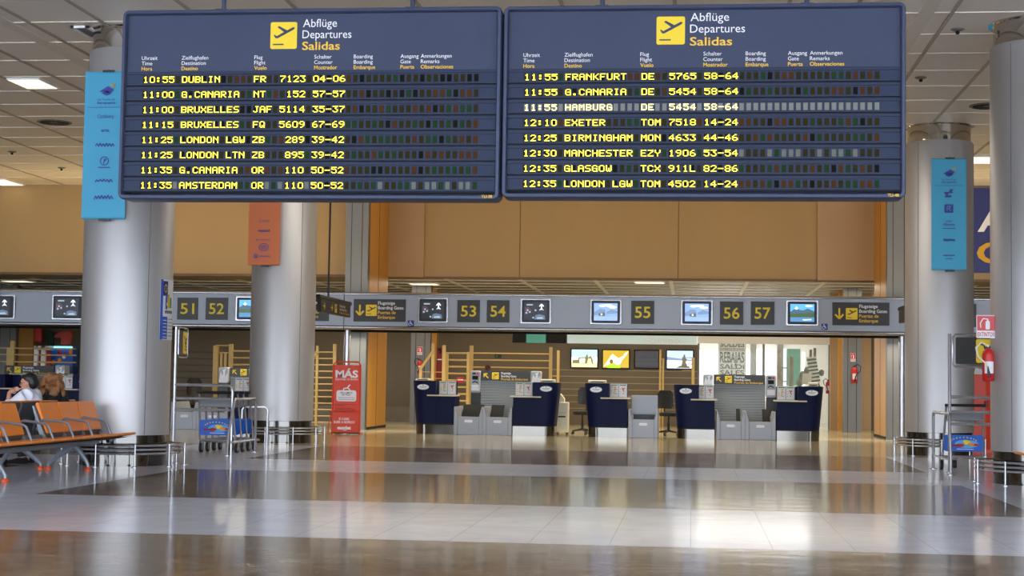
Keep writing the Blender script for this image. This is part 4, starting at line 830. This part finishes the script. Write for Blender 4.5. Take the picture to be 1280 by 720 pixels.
hanging_sign('black boarding gates sign hanging edge-on right of the left rear column', -7.25, 30.6, 33.3, (-.42,)); hanging_sign('black hanging sign edge-on, just showing left of the right rear column', 4.22, 31.6, 33.3, (.2,))

# red advertising stand
x0, y0 = G(432, 542.5); t = thing('advertising_stand', 'red advertising stand with the white word MÁS, left of the desks', 'advertising stand', (x0, y0, 0)); w = .305
b = B(); b.bx(-w+.02, w-.02, 0, .02, .12, 1.5); obj('panel', b, 'standred', t, 0)
b = B(); b.tube([(-w, .01, 0), (-w, .01, 1.5), (-w+.06, .01, 1.57), (w-.06, .01, 1.57), (w, .01, 1.5), (w, .01, 0)], .018, 8); obj('frame', b, 'standred', t)
b = B(); b.bx(-w+.06, w+.04, -.26, -.24, .02, .47); b.bx(-w+.06, w+.04, -.26, 0, .02, .04); obj('gauge_box', b, 'standred', t, 0)
b = B(); b.tube([(-w-.04, 0, .02), (-w-.04, -.26, .02), (-w+.04, -.26, .5), (w+.06, -.26, .5), (w+.06, -.26, .02), (w+.06, 0, .02)], .014, 8); obj('gauge_frame', b, 'standred', t)
b = B(); b.text('MÁS', 0, 1.23, .15, 0, 0, w=.5, bold=.035, align='c'); b.text('EQUIPAJE DE MANO', 0, 1.17, .035, 0, 0, w=.5, align='c', bold=.01)
b.rrect(-.22, .22, .71, .95, .05, -.004, 0, 0); b.stroke([(-.07, .95), (-.06, .99), (.02, 1.0), (.07, .97), (.08, .95)], .025, 0, 0); b.stroke([(.02, .99), (.05, 1.05), (.08, 1.07)], .03, 0, 0)
b.text('SIN LÍMITE', 0, .88, .035, -.004, 2, w=.27, align='c', bold=.01); b.text('DE PESO', 0, .835, .035, -.004, 2, w=.2, align='c', bold=.01)
for z in (.79, .75): b.stroke([(-.18, z), (.18, z)], .014, -.004, 3)
for z, a, c in ((.64, -.26, .24), (.615, -.26, -.05), (.56, -.24, .1), (.535, -.24, .22), (.51, -.24, .22), (.485, -.24, .18), (.46, -.24, .0)): b.stroke([(a, z), (c, z)], .012, 0, 1)
b.stroke([(-.24, .4), (.2, .4)], .026, 0, 1)
b.text('SI CABE,', .02, .31, .05, -.26, 0, w=.24, align='c', bold=.01); b.text('SUBE A BORDO', .02, .24, .05, -.26, 0, w=.46, align='c', bold=.01); b.text('easyJet', .02, .11, .07, -.26, 0, w=.3, align='c', bold=.04)
obj('printing', b, ['white', 'redink', 'ink', mat('bag_print', 'b9a6c0', .6)], t, 0)

# ================================================================== LUGGAGE TROLLEYS AND THEIR CORRALS
def trolley(lab, x, y, rz=0, group=None):
    t = thing('luggage_trolley', lab, 'luggage trolley', (x, y, 0), rz); w = .29
    for s_ in (-1, 1):
        b = B(); b.tube([(s_*w, .0, .2), (s_*w*.96, -.05, .5), (s_*w*.9, -.16, .92), (s_*w*.85, -.19, .95)], .017, 8); obj('side_tube', b, 'chrome', t)
        b = B(); b.tube([(s_*w, 0, .2), (s_*w*.9, .5, .16), (s_*w*.5, .85, .14)], .016, 8); obj('base_tube', b, 'chrome', t)
        b = B(); b.tube([(s_*w-.02, .1, .075), (s_*w+.02, .1, .075)], .075, 16); wo = obj('wheel', b, 'rubber', t); b = B(); b.tube([(s_*w-.024, .1, .075), (s_*w+.024, .1, .075)], .045, 14); obj('hub', b, 'wheelgrey', wo)
        b = B(); b.bx(s_*w-.03, s_*w-.02, .06, .14, .06, .2); b.bx(s_*w+.02, s_*w+.03, .06, .14, .06, .2); obj('fork', b, 'wheelgrey', t, 0)
    b = B(); b.tube([(-.03, .78, .06), (.03, .78, .06)], .06, 14); obj('wheel', b, 'rubber', t)
    b = B(); b.tube([(-w*.98, -.19, .95), (w*.98, -.19, .95)], .022, 10); obj('handle_bar', b, 'black', t)
    b = B(); b.tube([(-w*.9, -.13, .84), (w*.9, -.13, .84)], .013, 8); b.tube([(-w*.92, -.12, .74), (w*.92, -.12, .74)], .013, 8)
    for k in range(9): q = -w*.85+w*1.7*k/8; b.tube([(q, -.13, .84), (q, -.12, .72), (q, .1, .72)], .006, 6)
    b.tube([(-w*.85, .1, .72), (w*.85, .1, .72), ], .008, 6); b.bx(-w*.8, w*.8, -.14, -.135, .745, .83); obj('basket', b, 'wheelgrey', t)
    b = B(); b.rrect(-w*.95, w*.95, .28, .52, .03, -.075, -.055, 0); b.rrect(-w*.87, w*.87, .3, .5, .025, -.079, -.075, 1); obj('advert_plate', b, ['blue', 'blue'], t, 30)
    b = B(); y_ = -.079; b.disc(.04, .39, .17, .06, y_, 0); b.disc(-.05, .37, .06, .028, y_-.002, 1); b.disc(.05, .41, .05, .03, y_-.002, 2); b.disc(.1, .385, .05, .022, y_-.003, 3); b.disc(.02, .43, .03, .018, y_-.003, 2); b.disc(.16, .38, .05, .02, y_-.002, 1)
    for k in range(9): a = math.radians(150-15*k); b.disc(.25*math.cos(a)*.8, .40+.085*math.sin(a), .011, .011, y_, 2, n=6)
    b.squiggle(-.14, .365, .14, .04, y_-.002, 1, 5, .014); b.stroke([(-.1, .315), (.14, .315)], .008, y_, 4); obj('advert_print', b, ['skyblue', 'red', 'icon', 'orange', 'white'], t, 0)
    b = B(); b.tube([(-w, 0, .2), (w, 0, .2)], .018, 8); b.tube([(-w, .25, .185), (w, .25, .185)], .014, 8); b.tube([(-w*.9, .5, .16), (w*.9, .5, .16)], .014, 8); b.tube([(-w*.5, .85, .14), (w*.5, .85, .14)], .016, 8); b.tube([(0, .0, .19), (0, .85, .14)], .014, 8); obj('base_bars', b, 'chrome', t)
    b = B(); b.tube([(0, .78, .06), (0, .78, .15)], .018, 8); obj('caster_stem', b, 'wheelgrey', t)
    return t
tr = trolley('luggage trolley at the front of the stack in the left corral', -7.46, 24.75)
for dy, lab in ((.34, 'second luggage trolley nested in the stack in the left corral'), (.68, 'third luggage trolley nested in the stack in the left corral'), (1.02, 'rearmost luggage trolley nested in the stack in the left corral')): copy_tree(tr, (-7.46, 24.75+dy, 0), lab)
copy_tree(tr, (3.93, 24.0, 0), 'single luggage trolley in the right corral beside the foreground column')
def corral(lab, X0, X1, Y, sign_rz, tall=True):
    t = thing('trolley_corral', lab, 'trolley corral', (X0, Y, 0)); w = X1-X0
    b = B(); b.tube([(0, 0, 0), (0, 0, 1.97)], .024, 10); b.lathe([(.05, 0), (.05, .01), (.025, .015)], 12); obj('sign_post', b, 'chrome', t)
    b = B(); b.tube([(0, 0, 1.07), (w-.08, 0, 1.07), (w-.02, 0, 1.05), (w, 0, .98), (w, 0, 0)], .024, 10); obj('hoop', b, 'chrome', t)
    for z in (.86, .69): b = B(); b.tube([(0, 0, z), (w, 0, z)], .022, 10); obj('crossbar', b, 'chrome', t)
    return t
c1 = corral('chrome trolley corral frame right of the left foreground column', -7.98, -7.06, 24.15, 0)
c2 = corral('chrome trolley corral frame left of the right foreground column', 3.64, 4.56, 23.35, 0)
def side_hoop(lab, X, Y0, Y1, z, lean):
    t = thing('trolley_barrier', lab, 'barrier', (X, Y0, 0)); d = Y1-Y0
    b = B(); b.tube([(-.06 if lean else 0, 0, 0), (-.06 if lean else 0, 0, .25), (0, .12, z-.03), (0, .16, z), (0, d-.06, z), (0, d, z-.06), (0, d, 0)], .023, 10); obj('hoop', b, 'chrome', t)
    b = B(); b.tube([(0, .02, .2), (0, d, .2)], .016, 8); obj('low_bar', b, 'chrome', t)
    for yy, xx in ((0, -.06 if lean else 0), (d, 0)): b = B(); b.lathe([(.05, 0), (.05, .01), (.025, .015)], 12, 0, (xx, yy, 0)); obj('foot_plate', b, 'chrome', t)
side_hoop('slanting chrome hoop along the right side of the left trolley stack', -7.0, 23.95, 25.3, .86, True); side_hoop('slanting chrome hoop along the left side of the right corral', 3.56, 22.75, 24.35, .84, False)
t = thing('trolley_barrier', 'low chrome hoop in front of the left rear column', 'barrier', (-8.05, 28.2, 0)); b = B(); b.tube([(0, 0, 0), (0, 0, .62), (.04, 0, .67), (.42, 0, .67), (.47, 0, .62), (.47, 0, 0)], .023, 10); obj('hoop', b, 'chrome', t); b = B(); b.tube([(0, 0, .24), (.47, 0, .24)], .016, 8); obj('low_bar', b, 'chrome', t)
def trolley_sign(lab, x, y, rz):
    t = thing('trolley_sign', lab, 'sign', (x, y, 1.5), rz)
    b = B(); b.tube([(.05, 0, .0), (.74, 0, .0), (.78, 0, .04), (.78, 0, .42), (.74, 0, .46), (.05, 0, .46), (.02, 0, .42), (.02, 0, .04)], .014, 8, closed=True); obj('frame', b, 'chrome', t)
    b = B(); b.rrect(.06, .74, .04, .42, .02, -.012, .012); obj('board', b, 'sign', t, 0)
    b = B(); y_ = -.012; b.rrect(.34, .68, .06, .4, .03, y_-.004, y_, 0); y_ -= .004; b.stroke([(.4, .33), (.45, .31), (.5, .17), (.62, .17)], .022, y_, 1); b.bx(.5, .6, y_-.003, y_, .2, .25, 1); b.bx(.53, .62, y_-.003, y_, .26, .31, 1); b.disc(.5, .125, .022, .022, y_, 1); b.disc(.61, .125, .022, .022, y_, 1); obj('pictogram', b, ['icon', 'sign'], t, 0)
trolley_sign('black sign with yellow trolley symbol on the right corral post', 3.665, 23.35, 0); trolley_sign('black and yellow sign seen nearly edge-on beside the left foreground column', -7.955, 24.18, 1.70)
# fire point on the right foreground column
extinguisher('large red fire extinguisher with white hose on the right foreground column', 3.73, 20.85, 1.29, .5, -1, True)
ext_sign('red EXTINTOR sign above the large extinguisher on the foreground column', 1220.5, 1244.5, 394, 422.5, 20.9)
# red display behind the columns at the right
t, w, h = flat('red_display', 'tall red display panel behind the right corral, between the two columns', 'display', 1212, 1250, 468, 566, 31.0); zb = -t.location.z
b = B(); b.bx(-w, w*.08, 0, .04, zb, h); b.prism([(w*.08, 0), (w, -.1), (w, -.06), (w*.08, .04)], zb, h-.02, 'z'); obj('panel', b, 'standred', t, 0)
b = B(); b.bx(-w*.02, w*.14, -.06, 0, h*.18, h*.32); obj('latch', b, 'black', t, 0, .01); b = B(); b.bx(-w, w, -.12, .2, zb, zb+.05); obj('foot', b, 'standred', t, 0)
b = B(); b.prism([(-w*.7, h), (-w*.1, h), (-w*.2, h+.1), (-w*.6, h+.12)], 0, .04, 'y'); obj('header_card', b, 'paper', t, 0)
# blue wall sign at the right
t, w, h = flat('wall_sign', 'deep blue wall sign with big white A and orange C behind the right columns', 'sign', 1180, 1300, 235, 341, 37.9)
b = B(); b.bx(-w, w, 0, .1, -h, h); obj('panel', b, 'bluesign', t, 0); b = B(); x = W(1222, 290, 37.9)[0]-t.location.x; za = W(1230, 289, 37.9)[1]-t.location.z; zc_ = W(1230, 329, 37.9)[1]-t.location.z
b.text('A', x, za, .5, 0, 0, w=.72, bold=.02); b.text('C', x-.02, zc_, .48, 0, 1, w=.72, bold=.02); obj('lettering', b, ['white', 'dotyellow'], t, 0)

# ================================================================== CEILING FIXTURES
def clamp_lamp(lab, px, py, sx, sy):
    x, y = G(px, py, HZ-.03); t = thing('ceiling_lamp', lab, 'ceiling lamp', (x, y, HZ-.03))
    b = B(); b.bx(-sx/2, sx/2, -sy/2, sy/2, 0, .03, 0); obj('frame', b, 'white', t, 0); b = B(); n = 6
    for i in range(n):
        for j in range(3): b.bx(-sx*.47+sx*.94*i/n, -sx*.47+sx*.94*(i+.88)/n, -sy*.46+sy*.92*j/3, -sy*.46+sy*.92*(j+.9)/3, -.008, 0)
    obj('diffuser', b, 'lampglow', t, 0)
clamp_lamp('lit square ceiling lamp at upper left', 42, 105.5, .55, .85); clamp_lamp('lit ceiling lamp at the left photo edge, near the wood wall', 5, 228.5, .6, 1.2); clamp_lamp('lit ceiling lamp right of the right rear column', 1230, 200.5, .6, 1.0)
def vent(lab, px, py, sx, sy):
    x, y = G(px, py, HZ-.03); t = thing('ceiling_vent', lab, 'ceiling vent', (x, y, HZ-.03)); b = B()
    for a in ((-sx/2, sx/2, -sy/2, -sy/2+.04), (-sx/2, sx/2, sy/2-.04, sy/2), (-sx/2, -sx/2+.05, -sy/2, sy/2), (sx/2-.05, sx/2, -sy/2, sy/2)): b.bx(a[0], a[1], a[2], a[3], 0, .03)
    obj('frame', b, 'white', t, 0); b = B(); b.bx(-sx/2+.05, sx/2-.05, -sy/2+.04, sy/2-.04, .015, .03, 0)
    for k in range(6): q = -sx/2+.08+(sx-.16)*k/5; b.bx(q-.006, q+.006, -sy/2+.04, sy/2-.04, 0, .015, 1)
    obj('grille', b, ['greydark', 'seam'], t, 0)
for px, py, lab in ((530, 355.5, 'lit soffit lamp above the monitor left of number 53'), (22, 352, 'lit soffit lamp at the left photo edge above the fascia'), (812, 353.5, 'lit soffit lamp above number fifty-five')):
    x, y = G(px, py, SOF-.03); t = thing('soffit_lamp', lab, 'ceiling lamp', (x, y, SOF-.03)); b = B(); b.bx(-.4, .4, -.3, .3, 0, .03); obj('frame', b, 'white', t, 0); b = B(); b.bx(-.36, .36, -.26, .26, -.006, 0); obj('diffuser', b, 'lampglow', t, 0)
vent('dark ceiling vent above the left foreground column', 110, 41, .26, .62); vent('dark ceiling vent above the right rear column', 1197, 164, .22, .7)
for px, py, lab in ((68, 154, 'round ceiling air diffuser at upper left, below the lit lamp'), (1236, 133.5, 'round ceiling air diffuser above the right columns')):
    x, y = G(px, py, HZ-.02); t = thing('air_diffuser', lab, 'air diffuser', (x, y, HZ-.02)); b = B(); b.lathe([(.32, .02), (.32, .01), (.29, 0), (.27, .012), (.0, .012)], 32); obj('rim', b, 'seam', t, 30); b = B()
    for k in range(20): a = 2*PI*k/20; b.xf(b.bx(.1, .26, -.02, .02, 0, .01), Matrix.Rotation(a, 4, 'Z'))
    obj('blades', b, 'gap', t, 0)
for px, py, lab in ((15, 191, 'small ceiling sprinkler above the left wood wall, left one'), (77, 211, 'small ceiling sprinkler above the left wood wall, right one'), (1197, 39, 'small ceiling sprinkler above the right banner, nearer one'), (1151, 99, 'small ceiling sprinkler beside the right board edge')):  # all four fittings are sprinklers
    x, y = G(px, py, HZ-.03); t = thing('ceiling_fitting', lab, 'ceiling fitting', (x, y, HZ-.03)); b = B(); b.lathe([(.09, .03), (.09, .02), (.04, .0), (.0, 0)], 16); obj('rose', b, 'seam', t); b = B(); b.lathe([(.02, -.04), (.03, -.02), (.02, 0)], 12); obj('nozzle', b, 'greydark', t)

# ================================================================== SEATS
def seat_row(lab, X, Yend, n, facing, skip=(), legs=(), arms=True, dirn=-1):
    t = thing('beam_seat_row', lab, 'seat row', (X, Yend, 0), 0 if facing > 0 else PI); p = .61; s = facing      # local x forward, seats run along local y
    sg = -1 if facing > 0 else 1
    b = B(); y0, y1 = sorted((0, sg*p*n)); b.bx(-.035, .035, y0, y1, .3, .37); obj('beam', b, 'benchgrey', t, 0, .008)
    for k in range(n):
        yc = sg*(p*(k+.5)); a, c = yc-.285, yc+.285
        b = B(); b.prism([(.06, .405), (.3, .4), (.5, .43), (.535, .44), (.53, .468), (.48, .46), (.3, .432), (.07, .44)], a, c, 'y', 0); so = obj('seat', b, 'orange', t, 30, .006)
        b = B(); b.prism([(-.04, .36), (.2, .36), (.46, .405), (.3, .402), (.05, .405), (.02, .48), (.0, .48)], a+.02, c-.02, 'y', 0); obj('seat_shell', b, 'shell', so, 30)
        if k not in skip:
            b = B(); b.prism([(.075, .5), (.055, .49), (-.09, .845), (-.075, .862), (-.05, .858)], a, c, 'y', 0); bo = obj('backrest', b, 'orange', t, 30, .008)
            b = B(); b.prism([(.05, .48), (.035, .43), (.02, .43), (-.1, .835), (-.09, .845)], a+.015, c-.015, 'y', 0); obj('back_shell', b, 'shell', bo, 30)
    for k in range(n+1):
        yc = sg*p*k+ (-.012 if k == 0 else 0)*sg
        if arms and 0 < k and k != n: b = B(); b.tube([(.0, yc, .64), (.05, yc, .66), (.3, yc, .63), (.34, yc, .61), (.41, yc, .45)], .016, 8); obj('armrest', b, 'benchgrey', t)
        b = B(); b.prism([(-.03, .34), (.12, .36), (.05, .48), (-.09, .82), (-.11, .82), (.0, .44)], yc-.018, yc+.018, 'y'); obj('side_bracket', b, 'benchgrey', t, 0)
    for yl in legs:
        yl = sg*yl
        for e in (.18, -.34): b = B(); b.tube([(-.02, yl, .32), (e*.3, yl, .25), (e*.85, yl, .12), (e, yl, .07), (e, yl, .03)], [.045, .04, .028, .024, .022], 8); lo = obj('leg', b, 'benchgrey', t); b = B(); b.lathe([(.045, 0), (.04, .025), (.025, .04)], 12, 0, (e, yl, 0)); obj('foot', b, 'footorange', lo)
    return t
seat_row('orange beam seats facing right, in front of the left foreground column', -7.74, 20.3, 7, 1, (3,), (.75, 3.2, 5.6))
seat_row('orange beam seats facing left with the two seated people, back to back', -8.52, 21.3, 8, -1, (), (1.75, 4.2), )
seat_row('orange beam seats at the right photo edge beside the foreground column', 4.32, 19.55, 3, -1, (), (1.2,))

# ================================================================== PEOPLE
def person(lab, loc, rz, kind):
    t = thing('person', lab, 'person', loc, rz); man = kind == 'man'
    hx = .0; tilt = .03
    def fin(name, b, m, par, vox, sm=6):
        o = obj(name, b, m, par, 180); r = o.modifiers.new('skin', 'REMESH'); r.mode = 'VOXEL'; r.voxel_size = vox; r.use_smooth_shade = True
        d = o.modifiers.new('soft', 'SMOOTH'); d.iterations = sm; d.factor = .5; return o
    ht = 0 if man else -PI*.55                    # the woman's head is turned away
    b = B()
    b.tube([(0, .0, .5), (0, .03, .66), (0, .02, .84), (0, .0, .95), (0, -.01, 1.02)], [.14, .12, .135, .075, .055], 14)
    for s in (-1, 1):
        b.tube([(s*.08, .02, .52), (s*.11, -.22, .52), (s*.12, -.43, .50)], [.085, .075, .055], 12); b.tube([(s*.12, -.42, .5), (s*.12, -.43, .3), (s*.12, -.40, .09)], [.055, .055, .036], 12); b.tube([(s*.12, -.38, .05), (s*.12, -.48, .045), (s*.13, -.6, .035)], [.04, .04, .03], 10)
        sh = (s*.155, .02, .90); left = s > 0
        el, wr = ((.2, -.2, .78), (.075, -.24, .98)) if (man and left) else ((s*.22, -.06, .68), (s*.15, -.3, .6))
        b.tube([(s*.06, .01, .91), sh], [.055, .045], 10); b.tube([sh, el], [.044, .038], 10); b.tube([el, wr], [.04, .027], 10)
        d = (Vector((.01, -.135, 1.035)) if (man and left) else Vector((s*.12, -.42, .575))) - Vector(wr); dn = d.normalized(); side = dn.cross(Vector((0, 0, 1) if not (man and left) else (1, 0, 0))).normalized()
        pw = Vector(wr)+dn*.07; b.tube([wr, tuple(pw)], [.027, .034], 10)
        for k in range(4):
            o_ = side*(-.027+.018*k); L = (.06, .072, .068, .052)[k]; q0 = pw+o_; q1 = q0+dn*L*.55; q2 = q1+(dn*.6+Vector((0, .35, -.2)))*L*.5; b.tube([tuple(pw+o_*.7-dn*.015), tuple(q0), tuple(q1), tuple(q2)], [.011, .01, .009, .008], 8)
        tq = Vector(wr)+dn*.025+side*.03; b.tube([tuple(tq-side*.02), tuple(tq+side*.012+dn*.02), tuple(tq+side*.015+dn*.05)], [.013, .011, .009], 8)
    hv = []
    hc = Vector((0, -.035, 1.1))
    hv += b.ell((0, -.02, 1.115), (.074, .092, .098), 0, 20, 14); hv += b.ell((0, -.06, 1.065), (.056, .058, .07), 0, 16, 10); hv += b.tube([(0, -.108, 1.125), (0, -.132, 1.085), (0, -.108, 1.075)], [.008, .015, .012], 8)
    hv += b.ell((0, -.104, 1.045), (.024, .014, .012), 0, 10, 6); hv += b.ell((0, -.1, 1.01), (.026, .022, .02), 0, 10, 6); hv += b.ell((0, -.1, 1.135), (.05, .016, .012), 0, 10, 6)
    for s in (-1, 1): hv += b.ell((s*.075, -.015, 1.09), (.012, .02, .033), 0, 10, 8)
    HM = Matrix.Translation(hc) @ Matrix.Rotation(ht, 4, 'Z') @ Matrix.Rotation(.12 if man else 0, 4, 'X') @ Matrix.Translation(-hc); b.xf(hv, HM)
    body = fin('body', b, 'skin', t, .0085, 4)
    e = B(); ev = []
    for s in (-1, 1): ev += e.ell((s*.032, -.104, 1.105), (.012, .008, .007), 0, 10, 6)
    e.xf(ev, HM); obj('eyes', e, 'dark', t)
    h = B(); hv = []
    if man:
        hv += h.ell((0, .01, 1.15), (.082, .095, .085), 0, 20, 12); hv += h.ell((0, .045, 1.1), (.076, .07, .09), 0, 16, 10); hv += h.ell((0, -.06, 1.185), (.06, .05, .035), 0, 16, 8)
    else:
        hv += h.ell((0, .005, 1.14), (.12, .125, .11), 0, 20, 12)
        rnd = random.Random(3)
        for k in range(46):
            a = rnd.uniform(-.25*PI, 1.25*PI); z = rnd.uniform(.95, 1.2); r = .1+.05*(1.22-z)/.27
            hv += h.ell((r*math.cos(a)*1.05, .01+r*math.sin(a)*.9, z), (.042, .042, .05), 0, 10, 6)
    h.xf(hv, HM); fin('hair', h, 'hairblack' if man else 'hairbrown', t, .011, 3)
    if man:
        g = B(); gv = []
        for s in (-1, 1): gv += g.tube([(s*.033+.024*math.cos(q), -.118, 1.105+.017*math.sin(q)) for q in [2*PI*k/12 for k in range(12)]], .0025, 5, closed=True); gv += g.tube([(s*.057, -.117, 1.11), (s*.08, -.02, 1.105)], .0025, 5)
        gv += g.tube([(-.01, -.12, 1.11), (.01, -.12, 1.11)], .0025, 5); g.xf(gv, HM); obj('glasses', g, 'black', t)
    c = B(); c.tube([(0, .0, .49), (0, .03, .66), (0, .02, .84), (0, .01, .93), (0, .0, .985)], [.16, .145, .172, .12, .075], 16)
    for s in (-1, 1):
        left = s > 0; sh = (s*.165, .02, .93); el, wr = ((.2, -.2, .78), (.075, -.24, .98)) if (man and left) else ((s*.22, -.06, .68), (s*.15, -.3, .6))
        c.tube([(s*.05, .01, .94), sh], [.105, .1], 12); c.tube([sh, el], [.1, .07], 12); f_ = .45 if man else .92; c.tube([el, tuple(Vector(el)+(Vector(wr)-Vector(el))*f_)], [.06, .05], 12)
    fin('shirt' if man else 'top', c, 'shirt' if man else 'dark', t, .014, 6)
    c = B()
    for s in (-1, 1): c.tube([(s*.07, .03, .53), (s*.11, -.22, .525), (s*.12, -.43, .505)], [.125, .095, .075], 12); c.tube([(s*.12, -.425, .5), (s*.12, -.43, .3), (s*.12, -.40, .11)], [.075, .07, .06], 12)
    c.tube([(0, .0, .47), (0, .01, .58)], [.15, .15], 14); fin('trousers', c, 'trouser', t, .016, 5)
    for s in (-1, 1): c = B(); c.loft([[(s*.125+u*k*.048, y, z_) for u, z_ in ((-1, 0), (1, 0), (1, .05), (.6, hh), (-.6, hh), (-1, .05))] for y, k, hh in ((-.34, .8, .09), (-.42, 1, .1), (-.52, 1.05, .075), (-.6, .9, .06), (-.64, .5, .045))]); obj('shoe', c, 'dark', t, 40)
    return t
person('seated man with black hair and white shirt facing left, hand at his chin', (-8.66, 20.25, -.02), -PI/2, 'man')
person('seated woman with curly brown hair and dark top, seen from behind', (-8.54, 20.85, -.02), -PI/2, 'woman')
